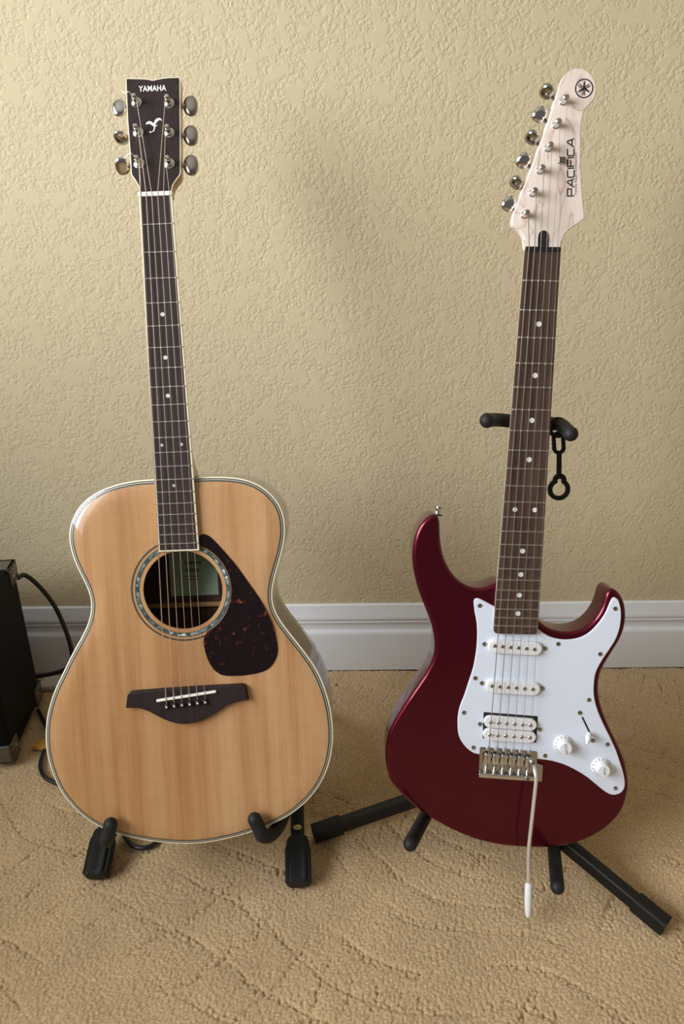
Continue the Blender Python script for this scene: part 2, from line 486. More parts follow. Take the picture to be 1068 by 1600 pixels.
# baseboard profile swept along the wall
def sweep_x(prof, x0, x1):
    n = len(prof); v = [(x0, y, z) for y, z in prof] + [(x1, y, z) for y, z in prof]
    f = [(i, (i + 1) % n, n + (i + 1) % n, n + i) for i in range(n)] + [tuple(range(n))[::-1], tuple(range(n, 2 * n))]
    return MB().add(v, f)
by = WALL_Y
bprof = [(by, 0), (by - .0160, 0), (by - .0160, .0835), (by - .0152, .0868), (by - .0135, .0890), (by - .0105, .0900), (by - .0085, .0925),
         (by - .0075, .0975), (by - .0080, .1030), (by - .0095, .1075), (by - .0112, .1100), (by - .0086, .1112), (by - .0086, .1150), (by - .0118, .1165), (by - .0120, .1200), (by - .0108, .1240),
         (by - .0075, .1330), (by - .0060, .1420), (by - .0052, .1455), (by - .0030, .1475), (by, .1475)]
structure(sweep_x(bprof, -1.45, 2.4).build('baseboard_back', M_TRIM, smooth=25), 'white moulded baseboard along the tan wall')
# left wall with the window that lights the place
WX = -1.45
wl = MB()
wy0, wy1, wz0, wz1 = -1.25, .90, .86, 2.15
wl.box(WX - .12, WX, -2.6, wy0, -.05, 2.5).box(WX - .12, WX, wy1, WALL_Y, -.05, 2.5)
wl.box(WX - .12, WX, wy0, wy1, -.05, wz0).box(WX - .12, WX, wy0, wy1, wz1, 2.5)
structure(wl.build('wall_left', M_WALL, smooth=0))
structure(MB().box(2.4, 2.52, -2.6, WALL_Y + .12, -.05, 2.5).build('wall_right', M_WALL, smooth=0))
structure(MB().box(-1.60, 2.52, -2.6, WALL_Y + .12, 2.5, 2.6).build('ceiling', M_CEIL, smooth=0))
wf = MB()
wf.box(WX - .10, WX + .01, wy0, wy0 + .05, wz0, wz1).box(WX - .10, WX + .01, wy1 - .05, wy1, wz0, wz1)
wf.box(WX - .10, WX + .01, wy0, wy1, wz0, wz0 + .05).box(WX - .10, WX + .01, wy0, wy1, wz1 - .05, wz1)
structure(wf.build('window_1', M_TRIM, smooth=0))

# carpet pile: cut-and-loop tufts
def carpet():
    x0, x1, y0, y1, st = -.95, .95, .40, WALL_Y - .0155, .0015
    nx, ny = int((x1 - x0) / st), int((y1 - y0) / st)
    X, Y = np.meshgrid(np.linspace(x0, x1, nx), np.linspace(y0, y1, ny))
    rng = np.random.default_rng(5)
    def vnoise(cell, seed):
        g = np.random.default_rng(seed).random((int((y1 - y0) / cell) + 4, int((x1 - x0) / cell) + 4))
        u = (X - x0) / cell; v = (Y - y0) / cell; i = u.astype(int); j = v.astype(int); a = u - i; b = v - j
        a = a * a * (3 - 2 * a); b = b * b * (3 - 2 * b)
        return g[j, i] * (1 - a) * (1 - b) + g[j, i + 1] * a * (1 - b) + g[j + 1, i] * (1 - a) * b + g[j + 1, i + 1] * a * b
    # flowing leaf pattern: bands of tight loops between areas of soft cut pile
    wx = X + .16 * (vnoise(.22, 1) - .5) + .012 * (vnoise(.05, 2) - .5); wy = Y + .16 * (vnoise(.24, 3) - .5) + .012 * (vnoise(.05, 4) - .5)
    f1 = np.sin(2 * np.pi * (wx * 4.0 + wy * 7.4)); f2 = np.sin(2 * np.pi * (wx * 8.2 - wy * 5.0) + 2.2 * np.sin(2 * np.pi * wx * 1.7))
    def sstep(a, b, t): t = np.clip((t - a) / (b - a), 0, 1); return t * t * (3 - 2 * t)
    m1 = sstep(.30, .42, vnoise(.12, 8)); m2 = sstep(-.1, .1, np.sin(2 * np.pi * (wx * 1.7 + wy * 3.3) + 1.)) * sstep(.36, .5, vnoise(.10, 9))
    loops = np.clip(sstep(-.02, .05, f1) * (1 - sstep(.42, .60, f1)) * m1 + sstep(-.02, .05, f2) * (1 - sstep(.30, .45, f2)) * m2, 0, 1)
    groove = np.clip(np.exp(-(f1 / .115) ** 2) * m1 + np.exp(-(f2 / .10) ** 2) * m2, 0, 1)
    def tufts(cell, jit, seed):
        n2, n1 = int((y1 - y0) / cell) + 5, int((x1 - x0) / cell) + 5
        r = np.random.default_rng(seed); jx = (r.random((n2, n1)) - .5) * jit; jy = (r.random((n2, n1)) - .5) * jit; hh = r.random((n2, n1))
        u = (X - x0) / cell + 1; v = (Y - y0) / cell + 1; i0 = u.astype(int); j0 = v.astype(int)
        best = np.full(X.shape, 9.); hgt = np.zeros(X.shape)
        for dj in (-1, 0, 1, 2):
            for di in (-1, 0, 1, 2):
                i = np.clip(i0 + di, 0, n1 - 1); j = np.clip(j0 + dj, 0, n2 - 1)
                d = (u - i - jx[j, i]) ** 2 + (v - j - jy[j, i]) ** 2
                m = d < best; best = np.where(m, d, best); hgt = np.where(m, hh[j, i], hgt)
        return np.sqrt(best), hgt
    d1, h1 = tufts(.0050, .8, 11)
    d2, h2 = tufts(.0042, .9, 12)
    soft = .0021 * (1 - np.clip(d2 / .72, 0, 1) ** 2) + .0006 * h2 + .0004
    loop = .0040 * np.sqrt(np.clip(1 - (d1 / .68) ** 2, 0, 1)) + .0008 * h1 - .0022
    Z = -.0040 + soft * (1 - loops) + loop * loops - groove * (.0007 + .0026 * np.clip(d1, 0, .8)) + .0010 * (vnoise(.03, 21) - .5)
    V = np.stack([X, Y, Z], -1).reshape(-1, 3).astype(np.float32)
    idx = np.arange(nx * ny).reshape(ny, nx)
    Q = np.stack([idx[:-1, :-1], idx[:-1, 1:], idx[1:, 1:], idx[1:, :-1]], -1).reshape(-1, 4).astype(np.int32)
    me = bpy.data.meshes.new('carpet_pile')
    me.vertices.add(len(V)); me.vertices.foreach_set('co', V.ravel())
    me.loops.add(Q.size); me.loops.foreach_set('vertex_index', Q.ravel())
    me.polygons.add(len(Q)); me.polygons.foreach_set('loop_start', np.arange(0, Q.size, 4, dtype=np.int32))
    me.polygons.foreach_set('use_smooth', np.ones(len(Q), dtype=bool))
    me.update(calc_edges=True); me.materials.append(M_CARPET)
    o = bpy.data.objects.new('carpet_pile', me); COL.objects.link(o)
    tag(o, 'tan cut and loop carpet pile with a flowing leaf pattern', 'carpet', kind='stuff')
carpet()

# ------------------------------------------------------------------ guitar frames
def guitar_frame(nut, saddle, ratio, length, lift, base_px):
    """rigid frame from the nut and saddle as seen, the known scale length and the lean"""
    z = 1.0
    for _ in range(40):
        A = at_depth(*nut, z); B = at_depth(*saddle, z * ratio); z *= length / (A - B).length
    Y = (A - B).normalized(); X = Vector((1, 0, 0)); X = (X - Y * X.dot(Y)).normalized(); Z = X.cross(Y)
    A0 = A - Z * lift
    m = Matrix(((X.x, Y.x, Z.x, A0.x), (X.y, Y.y, Z.y, A0.y), (X.z, Y.z, Z.z, A0.z), (0, 0, 0, 1)))
    f = Frame(m); b = f.px(*base_px)                       # move the origin to the base of the body, on the axis
    m2 = m @ Matrix.Translation((0, b.y, 0)); return Frame(m2), -b.y      # frame, y of the nut

# ================================================================== acoustic guitar
AC, A_NUT = guitar_frame((243.5, 303), (290.5, 1088), 1.065, .636, .008, (294, 1320))
ag = empty('acoustic_guitar', AC.m, 'natural spruce top acoustic guitar with dark tortoiseshell pickguard', 'guitar')
A_SAD = A_NUT - .636
A_OUT = [(239.8, 749.1), (217.3, 750.2), (194.8, 753.9), (172.4, 759.5), (152.7, 767.9), (134.4, 779.2), (120.4, 794.6), (110.6, 812.9), (105.8, 832.5),
    (107.2, 850.8), (113.4, 873.3), (121.8, 892.9), (131.6, 911.2), (138.7, 926.6), (142, 943.5), (140.9, 960.3), (135.8, 977.2), (126, 996.9),
    (114.8, 1016.5), (107.6, 1030), (96.3, 1054.3), (85.3, 1076.3), (76.8, 1100.6), (71.4, 1124.9), (69.5, 1146.8), (70.4, 1168.8), (74.3, 1190.7),
    (81.6, 1212.6), (92.6, 1236.9), (108.4, 1257.6), (127.9, 1277.1), (152.2, 1292.9), (181.5, 1305.1), (220.4, 1313.9), (256.9, 1318.8),
    (293.4, 1320.6), (325, 1318.3), (350, 1313.2), (372.8, 1308), (404.4, 1297.8), (436.1, 1284.4), (460.4, 1269.8), (482.3, 1250.3), (499.3, 1228.4),
    (511.5, 1202.8), (518.1, 1176.1), (520.3, 1151.7), (518.8, 1127.4), (515.2, 1103), (507.9, 1078.7), (499.3, 1056.8), (488.4, 1037.3),
    (463.2, 1003.9), (444.5, 980.5), (431.6, 961.7), (424.6, 943), (423.9, 926.6), (428.1, 903.2), (435.1, 879.8), (441, 858.7), (444.5, 840),
    (445, 821.3), (442.2, 802.6), (434.7, 786.2), (423.4, 772.1), (407, 759.3), (388.3, 750.6), (367.2, 746.4), (341.5, 745.0), (306.4, 745.9), (272, 747.4)]
a_out = orient(smooth_loop(AC.pts(A_OUT), 260, 6))
A_DEPTH = .098
hole_c = AC.px(285.6, 922.0); HR = AC.px(347.6, 922).x - hole_c.x
hc = (hole_c.x, hole_c.y)
# sides and back of the sound box: outer shell and an inner skin, open under the soundboard
n = len(a_out); v = []; f = []
lv = [(0, -.0045), (0, -.020), (0, -.045), (0, -.070), (.0, -A_DEPTH + .004), (.0012, -A_DEPTH + .001), (.004, -A_DEPTH)]
for d, z in lv:
    L = offset(a_out, d) if d else a_out
    v += [(p[0], p[1], z) for p in L]
for k in range(len(lv) - 1):
    for i in range(n):
        j = (i + 1) % n; f.append((k * n + j, k * n + i, (k + 1) * n + i, (k + 1) * n + j)[::-1])
f = [q[::-1] for q in f]
f.append(tuple(range((len(lv) - 1) * n, len(lv) * n))[::-1])
mesh_obj('sound_box', v, f, M_SIDE, ag)
inn = offset(a_out, .004); v = [(p[0], p[1], -.0060) for p in inn] + [(p[0], p[1], -A_DEPTH + .005) for p in inn]
f = [(i, (i + 1) % n, n + (i + 1) % n, n + i)[::-1] for i in range(n)] + [tuple(range(n, 2 * n))]
f = [q for q in f]
tag(mesh_obj('inner_lining', v, f, M_INNER, ag, 30), 'dark unvarnished inside of the sound box')
# soundboard with its hole
def zdome(d): return -.0034 * max(0., 1 - d / .025) ** 2        # the top falls away gently towards its edge
DO = (.0060, .0085, .011, .014, .0175, .0215, .026, .030)
loops_ = [offset(a_out, d) for d in DO]; hol = circle(hc[0], hc[1], HR, 72)
top_out, top_in = loops_[0], loops_[-1]
V, T = fill(top_in, [hol]); nv = len(V)
vv = [(x, y, 0) for x, y in V]; ff = list(T); key = {(round(x, 6), round(y, 6)): i for i, (x, y) in enumerate(V)}
prev = [key.get((round(x, 6), round(y, 6))) for x, y in top_in]
if None in prev:
    prev = [min(range(nv), key=lambda i: (V[i][0] - x) ** 2 + (V[i][1] - y) ** 2) for x, y in top_in]
k = len(top_in)
for d, L in list(zip(DO, loops_))[-2::-1]:
    b_ = len(vv); vv += [(x, y, zdome(d)) for x, y in L]
    ff += [(prev[i], b_ + i, b_ + (i + 1) % k, prev[(i + 1) % k]) for i in range(k)]
    prev = list(range(b_, b_ + k))
b_ = len(vv); vv += [(x, y, -.0065) for x, y in top_out]; ff += [(prev[i], b_ + i, b_ + (i + 1) % k, prev[(i + 1) % k]) for i in range(k)]
m0 = len(vv); vv += [(x, y, 0) for x, y in hol] + [(x, y, -.003) for x, y in hol]
ff += [(m0 + i, m0 + 72 + i, m0 + 72 + (i + 1) % 72, m0 + (i + 1) % 72) for i in range(72)]
m0 = len(vv); vv += [(x, y, -.003) for x, y in V]; ff += [tuple(i + m0 for i in t[::-1]) for t in T]
tag(mesh_obj('soundboard', vv, ff, M_SPRUCE, ag, 30), 'pale bookmatched spruce top')
def band(name, d0, d1, m, z1, z0=-.0075, label=None):
    o = MB().ring(offset(a_out, d0) if d0 else a_out, offset(a_out, d1), z0, z1 + zdome(max(d0, 0)), zb=z1 + zdome(d1)).build(name, m, ag, 30)
    if label: o['label'] = label
band('binding', -.0001, .0017, M_CREAM, .0001, -.0062, 'cream binding')
band('purfling', .0017, .0032, M_PURF, .0001)
band('purfling', .0032, .0041, M_PURFL, .0001)
band('purfling', .0041, .0060, M_PURF, .0001)
# rosette
def arc_ring(name, r0, r1, z, m, par=ag, lab=None):
    o = MB().ring(circle(hc[0], hc[1], r1, 96), circle(hc[0], hc[1], r0, 96), z - .0004, z).build(name, m, par, 30)
    if lab: o['label'] = lab
    return o
s_ = HR / 62.0
ros = arc_ring('rosette', 69.2 * s_, 73.2 * s_, .00030, M_ABAL, lab='blue green abalone rosette')
arc_ring('rosette_line', 68.0 * s_, 69.2 * s_, .00026, M_PURF, ros); arc_ring('rosette_line', 73.2 * s_, 74.6 * s_, .00026, M_PURF, ros)
arc_ring('rosette_line', 78.6 * s_, 81.2 * s_, .00024, M_PURF, ros)
# paper label and brace inside
zb = -A_DEPTH + .0056
l0 = AC.px(262, 846, zb); l1 = AC.px(341.5, 929, zb)
lab = MB().box(l0.x, l1.x, l1.y, l0.y, zb - .0003, zb).build('paper_label', M_GREENPAPER, ag, 0); lab['label'] = 'green paper label seen through the soundhole'
def on_label(px, py): q = AC.px(px, py, zb); return Matrix.Translation((q.x, q.y, zb + .0003))
text_mesh('label_text', 'YAMAHA', .0055, M_BLACKINK, lab, on_label(301, 879.5), .00012, 1.1)
text_mesh('label_text', 'FS830', .0068, M_BLACKINK, lab, on_label(300.5, 891.5), .0001, 1.1)
for yy, ww in ((901, 22), (905.5, 13)):
    q0 = AC.px(302 - ww / 2 - 3, yy, zb); q1 = AC.px(302 + ww / 2, yy, zb)
    MB().box(q0.x, q1.x, q0.y - .0004, q0.y + .0004, zb, zb + .0002).build('label_rule', M_BLACKINK, lab, 0)
b0 = AC.px(225, 947, zb + .006)
MB().box(hc[0] - .09, hc[0] + .09, b0.y - .004, b0.y + .003, zb - .001, zb + .010, .002).build('brace', M_MAHOG, ag)
# pickguard
arcp = []
for k in range(15):
    t = R(-64 + (64 + 68) * k / 14); arcp.append((hc[0] + 75.6 * s_ * math.cos(t), hc[1] + 75.6 * s_ * math.sin(t)))
pgp = AC.pts([(311.5, 838), (313.5, 835.6), (320.3, 834.6), (330.1, 840.2), (347, 857.9), (366.6, 880.4), (389.1, 911.3), (408.8, 940.8), (424.2, 971.7), (432.0, 999.8),
              (433.5, 1019.4), (427, 1036.3), (414.4, 1047.5), (391.9, 1053.7), (366.6, 1056), (347, 1054.5), (332.9, 1044.7), (323.1, 1026.5), (318, 1005.4), (318.6, 996)])
pg = chain(pgp, arcp, [arcp[-1], pgp[0]])
MB().prism(pg, 0, .0011, .0005, rings=2).build('pickguard', M_TORT, ag)['label'] = 'dark tortoiseshell pickguard'
# bridge
brp = AC.pts([(197.5, 1105.1), (199.5, 1086.9), (201.5, 1082.6), (206.5, 1079.8), (290.8, 1073.7), (377.9, 1068.6), (381.8, 1069.6), (384, 1072.8), (388.5, 1092.5),
              (372.2, 1094.7), (352.6, 1102.3), (332.9, 1115.5), (312, 1125.5), (290.8, 1129.8), (271.1, 1127.6), (251.5, 1119.8), (231.8, 1109.6), (215.8, 1104.9)], .004)
brl = chain(brp[0:2], brp[1:4], brp[3:6], brp[5:8], brp[7:9], brp[8:] + brp[:1])
br = MB().prism(brl, 0, .0085, .0018, rings=3, back=0).build('bridge', M_EBONY, ag); br['label'] = 'dark belly bridge'
s0 = AC.px(245.8, 1095.2, .011); s1 = AC.px(335.7, 1081.0, .011)
sd = MB().prism(capsule((s0.x, s0.y), (s1.x, s1.y), .0016), .006, .0118, .0009, rings=2, back=0).build('saddle', M_BONE, br)
pinsA = []; strA_s = []
for k in range(6):
    t = k / 5
    q = AC.px(260.6 + (321.0 - 260.6) * t, 1104.2 - 7.4 * t, .010); pinsA.append(q)
    MB().lathe([(.0024, .006), (.0024, .0086), (.0036, .0090), (.0038, .0100), (.0030, .0116), (.0012, .0124)], 14, Matrix.Translation((q.x, q.y, 0))).build('bridge_pin', M_BLACKP, br)
    MB().lathe([(.0012, .0122), (.0012, .0127), (.0006, .0130)], 10, Matrix.Translation((q.x, q.y, 0))).build('pin_dot', M_BONE, br)
    strA_s.append(q.x - .0002)
# neck, fingerboard
FBZ = .0062
na0, na1 = AC.p2(216.6, 303.5, FBZ), AC.p2(268.0, 302.5, FBZ)
ne0, ne1 = AC.p2(247.4, 862.6, FBZ), AC.p2(310.8, 859.8, FBZ)
def edge_x(a, b, y): return a[0] + (b[0] - a[0]) * (y - a[1]) / (b[1] - a[1])
yend = (ne0[1] + ne1[1]) / 2
def fb_outline(ins, y0, y1):
    return [(edge_x(na0, ne0, y1) + ins, y1), (edge_x(na0, ne0, y0) + ins, y0), (edge_x(na1, ne1, y0) - ins, y0), (edge_x(na1, ne1, y1) - ins, y1)]
BW = .0019
fb = MB().prism(fb_outline(BW, yend + BW, A_NUT - .002), .0008, FBZ, 0).build('fingerboard', M_FBA, ag, 30); fb['label'] = 'dark rosewood fingerboard'
fo, fi = fb_outline(0, yend, A_NUT - .002), fb_outline(BW, yend + BW, A_NUT - .002)
bd = MB()
for (i, j) in ((0, 1), (1, 2), (2, 3)):
    bd.prism([fo[i], fo[j], fi[j], fi[i]], .0006, FBZ + .0001)
bd.build('fingerboard_binding', M_CREAM, ag, 30)
def fret_y(k, nut, sc): return nut - sc * (1 - 2 ** (-k / 12))
for k in range(1, 21):
    y = fret_y(k, A_NUT, .634); x0, x1 = edge_x(na0, ne0, y) + .0006, edge_x(na1, ne1, y) - .0006
    MB().box(x0, x1, y - .00075, y + .00075, FBZ - .001, FBZ + .0011, .0004).build('fret', M_STEEL, fb)
def dot(x, y, r_, z, m, par): MB().lathe([(r_, z - .0005), (r_, z + .00015)], 18, Matrix.Translation((x, y, 0))).build('inlay_dot', m, par)
def mid(y): return (edge_x(na0, ne0, y) + edge_x(na1, ne1, y)) / 2
for k in (5, 7, 9, 15):
    y = (fret_y(k, A_NUT, .634) + fret_y(k - 1, A_NUT, .634)) / 2; dot(mid(y) - .0008, y, .0026 if k < 12 else .0020, FBZ, M_PEARL if k < 12 else M_DOTS, fb)
y = (fret_y(12, A_NUT, .634) + fret_y(11, A_NUT, .634)) / 2
for s in (-1, 1): dot(mid(y) + s * .0124, y, .0020, FBZ, M_DOTS, fb)
nut = MB().box(na0[0] - .0008, na1[0] + .0008, A_NUT - .0022, A_NUT + .0032, .0005, FBZ + .0022, .0008).build('nut', M_BONE, ag)
def neck_loft(sections, name, m, par, seg=14):
    """sections (y, xl, xr, ztop, depth): D shaped"""
    v = []; f = []
    for y, xl, xr, zt, dp in sections:
        c, hw = (xl + xr) / 2, (xr - xl) / 2
        for k in range(seg + 1):
            a = math.pi * k / seg; ca = math.cos(a); sa = math.sin(a)
            v.append((c + hw * math.copysign(abs(ca) ** .8, ca), y, zt - dp * sa ** .8 if sa > 0 else zt))
    k1 = seg + 1
    for i in range(len(sections) - 1):
        for k in range(seg): f.append((i * k1 + k, i * k1 + k + 1, (i + 1) * k1 + k + 1, (i + 1) * k1 + k))
        f.append((i * k1 + seg, i * k1, (i + 1) * k1, (i + 1) * k1 + seg))
    f.append(tuple(range(k1))); f.append(tuple(range((len(sections) - 1) * k1, len(sections) * k1))[::-1])
    return mesh_obj(name, v, f, m, par, 50)
ybody = a_out[int(np.argmax([p[1] for p in a_out]))][1]
sec = []
for y, dp in ((A_NUT + .004, .016), (A_NUT - .03, .0145), (A_NUT - .2, .0155), (ybody + .055, .018), (ybody + .03, .030), (ybody + .012, .060), (ybody + .0006, .085)):
    sec.append((y, edge_x(na0, ne0, y) + .0008, edge_x(na1, ne1, y) - .0008, .0007, dp))
neck_loft(sec, 'neck', M_MAHOG, ag)
# headstock, tilted back from the nut
TILT = R(13)
HLOC = Matrix.Translation((0, A_NUT + .0028, .0048)) @ Matrix.Rotation(-TILT, 4, 'X')
AH = Frame(AC.m @ HLOC)
hd = chain(*[AH.pts(L) for L in (
    [(217.6, 302.3), (217.0, 295.0), (214.4, 288.4), (209.0, 279.3), (205.6, 274.6), (204.2, 270.2)],
    [(204.2, 270.2), (202.1, 234.8), (198.4, 184.3), (196.0, 127.0)], [(196.0, 127.0), (196.2, 123.2), (198.6, 121.9)],
    [(198.6, 121.9), (218, 122.3), (230.5, 123.0), (238.4, 124.6), (246.5, 123.0), (258, 121.0), (277, 120.0)], [(277, 120.0), (280.2, 120.6), (281.2, 124.0)],
    [(281.2, 124.0), (281.9, 218), (282.0, 268.5)], [(282.0, 268.5), (280.4, 274), (276.3, 279.3), (270.9, 287.4), (268.4, 295.0), (267.8, 302.3)])])
hk = MB().prism(hd, -.0165, -.0016, .0012, rings=2, m=HLOC).build('headstock', M_MAHOG, ag)
MB().prism(hd, -.0016, -.0004, 0, m=HLOC).build('headstock_edge', M_CREAM, hk, 30)
MB().prism(offset(hd, .0013), -.0006, 0, 0, m=HLOC).build('headstock_veneer', M_HEADA, hk, 30)['label'] = 'dark headstock veneer'
def head_m(F_, loc, x, y, rz=0., h=0.): p = F_.px(x, y, h); return loc @ Matrix.Translation((p.x, p.y, h)) @ Matrix.Rotation(rz, 4, 'Z')
text_mesh('brand_lettering', 'YAMAHA', .0108, M_WHITEINK, hk, head_m(AH, HLOC, 238.0, 138.5, 0, .0003), .00020, .74, 1.05, .0001)
# leaf emblem
em = MB(); HM = head_m(AH, HLOC, 240.6, 195.9, 0, .0); u = .0190 / 2.4
def es(p, wd): em.stroke(catmull([(a * u, b * u) for a, b in p], False, 5), [x * u for x in np.interp(np.linspace(0, 1, (len(p) - 1) * 5 + 1), np.linspace(0, 1, len(wd)), wd)], .0001, .0003, HM)
es([(1.22, .72), (1.05, .95), (.72, 1.0), (.38, .78), (.14, .35), (.06, -.1), (.05, -.5), (-.1, -.95), (-.42, -1.12)], [.04, .22, .42, .46, .36, .20, .20, .18, .06])
es([(-1.2, .12), (-1.12, .38), (-.8, .5), (-.42, .36), (-.1, .0), (.02, -.3)], [.04, .26, .46, .44, .26, .06])
es([(-.42, -1.12), (-.62, -1.14), (-.72, -.98)], [.22, .28, .05]); es([(.5, .02), (.3, -.12), (.05, -.2)], [.04, .2, .06])
em.build('leaf_emblem', M_WHITEINK, hk, 0)
# tuners
def kidney(rx, ry, rz, flip=1):
    mb = MB(); mb.blob(rx, ry, rz, .92, 24, 14)
    mb.v = [Vector((p.x, p.y - flip * .0 + .0, p.z)) for p in mb.v]
    for p in mb.v:                                   # flatter on the shaft side, swelling outwards
        t = (p.x / rx + 1) / 2; p.y *= .86 + .18 * t; p.z *= .8 + .25 * t
    return mb
tunA = [((212.3, 158.5), (187.0, 168.5), 5, .78), ((215.1, 205.5), (189.5, 215.6), 78, .78), ((216.5, 254.0), (191.5, 259.6), 52, .78),
        ((263.4, 160.0), (297.4, 165.7), 8, 1.), ((263.6, 206.2), (297.6, 212), 8, 1.), ((263.9, 254.4), (298.0, 258.4), 8, 1.)]
postsA = []
for (pp, kp, rot, sc) in tunA:
    side = -1 if kp[0] < pp[0] else 1
    p = AH.px(*pp, .002); k = AH.px(*kp, -.010)
    t = MB(); t.lathe([(.0030, .0022), (.0030, .0075), (.0024, .0092), (.0021, .0112), (.0029, .0124), (.0029, .0142), (.0018, .0154)], 16, HLOC @ Matrix.Translation((p.x, p.y, 0)))
    tu = t.build('tuner', M_CHROME, hk); tu['label'] = 'chrome tuning machine'
    w_ = MB(); w_.lathe([(.0068, 0), (.0068, .0008), (.0056, .0012), (.0055, .0028), (.0046, .0036), (.0031, .0038)], 20, HLOC @ Matrix.Translation((p.x, p.y, 0))); w_.build('washer', M_CHROME, tu)
    hx = .0095 * (1 if side > 0 else .92)
    kb = kidney(.0094, .0138 * (.86 if side < 0 else 1), .0042)
    M = HLOC @ Matrix.Translation((k.x, k.y, -.010)) @ Matrix.Rotation(R(rot), 4, 'X')
    if side < 0: M = M @ Matrix.Rotation(math.pi, 4, 'Y')
    kb.build('tuner_knob', M_CHROMED if side > 0 else M_CHROME, tu, mtx=M)  # right knobs get the darker chrome: their dimmer reflections put into the colour
    sh = MB(); xin = AH.px(282 if side > 0 else 202, kp[1], -.010).x - side * .004
    sh.tube([(xin, k.y, -.010), (k.x - side * .0075, k.y, -.010)], [.0036, .0028], 12, m=HLOC); sh.build('tuner_shaft', M_CHROMED, tu)
    bk = MB(); bk.box(p.x - .009, p.x + .009, p.y - .012, p.y + .012, -.026, -.0165, .003, m=HLOC); bk.build('tuner_housing', M_CHROMED, tu)
    postsA.append(HLOC @ Vector((p.x, p.y, .0104)))
# strings: low E to high e
nutA = [AC.px(x, 303, FBZ + .002).x for x in (219.6, 228.3, 237.0, 246.3, 255.6, 264.6)]
order = [2, 1, 0, 3, 4, 5]      # which post each string runs to
for k in range(6):
    rad = (.00066, .00058, .00050, .00042, .00036, .00032)[k]
    po = postsA[order[k] if k < 3 else (3, 4, 5)[k - 3]]
    if k < 3: po = postsA[(2, 1, 0)[k]]
    sidep = 1 if k < 3 else -1
    pts = [po + Vector((-sidep * .0018, .002, 0)), po + Vector((sidep * .0024, -.001, -.0003)), (nutA[k], A_NUT + .001, FBZ + .0026), (nutA[k], A_NUT - .001, FBZ + .0026),
           (strA_s[k], pinsA[k].y + .0085, .0124), (pinsA[k].x, pinsA[k].y + .0022, .0090)]
    MB().tube(pts, rad, 6, cap='flat').build('string', M_STRB, ag)
    wr = MB()
    ringp = [po + Vector((.0027 * math.cos(t), .0027 * math.sin(t), (.0005 * math.sin(t / 3)))) for t in np.linspace(0, 2 * math.pi, 14, endpoint=False)]
    wr.tube(ringp, rad, 6, closed=True).build('string_winding', M_STRB, ag)
for px_, k in ((0, 0), (2, 2)):   # loose string ends at two posts
    po = postsA[k]
    MB().tube(catmull([po + Vector((-.002, .001, 0)), po + Vector((-.006, .006, .001)), po + Vector((-.011, .005, 0)), po + Vector((-.0155, .0015 if k == 2 else .009, -.001))], False, 4), .0004, 6).build('string_end', M_STRB, ag)

# ================================================================== electric guitar
EC, E_NUT = guitar_frame((847.8, 389), (799, 1185), 1.115, .648, .011, (795, 1325))
eg = empty('electric_guitar', EC.m, 'dark red double-cutaway electric guitar with white pickguard and maple headstock', 'guitar')
E_OUT = [(679.6, 801.5), (666.2, 809.1), (655.9, 820.5), (648.7, 835.9), (644.6, 854.4), (644, 873), (645.6, 889.5), (649.7, 910.1), (656.9, 932.7), (666.2, 955.4),
    (674.4, 978), (678.6, 998.6), (679, 1015.1), (675.5, 1031.6), (665.9, 1051.2), (651, 1073.6), (633.3, 1099.2), (617.5, 1124.7), (606.7, 1146.3), (602.4, 1168),
    (602.0, 1187.6), (605.7, 1209.3), (613.6, 1227), (629.3, 1244.7), (643.1, 1257.4), (662.7, 1273.2), (688.3, 1288.9), (715.8, 1302.7), (743.4, 1313.5),
    (770.9, 1320.3), (798.4, 1324.2), (839.2, 1326.4), (868.6, 1324.8), (898.1, 1318.9), (923.7, 1309.1), (945.3, 1296.3), (961.1, 1282.5), (972.9, 1266.8),
    (979.7, 1247.1), (982.7, 1227.5), (980.7, 1207.8), (975.8, 1188.1), (967, 1166.5), (957.1, 1146.9), (947.3, 1125.2), (939.4, 1103.6), (935.7, 1085),
    (935.5, 1069.5), (939.6, 1048.9), (948.9, 1032.4), (959.2, 1015.9), (969.5, 999.5), (975.7, 983), (978.4, 966.5), (977.7, 950), (973.6, 935.6), (966.0, 924.3),
    (957.0, 918.6), (949.2, 921.0), (945.8, 929.4), (942.7, 943.9), (936.5, 958.3), (927.3, 970.6), (915.9, 980.9), (903.6, 986.1), (889.2, 988.8), (872.7, 987.5),
    (858.3, 983), (848, 976.8), (838, 966), (822, 948), (800, 925), (786, 910), (773.3, 911.1), (763, 917.3), (748.6, 920.4), (732.1, 917.3), (717.7, 909), (705.3, 895.6), (696.1, 879.2), (689.9, 858.6),
    (687.6, 838), (687.0, 817.4), (686.0, 806.0)]
e_out = orient(smooth_loop(EC.pts(E_OUT), 300, 3))
E_TH = .043
MB().prism(e_out, -E_TH, 0, .0055, rings=7).build('body', M_RED, eg, 40)['label'] = 'metallic dark red body'
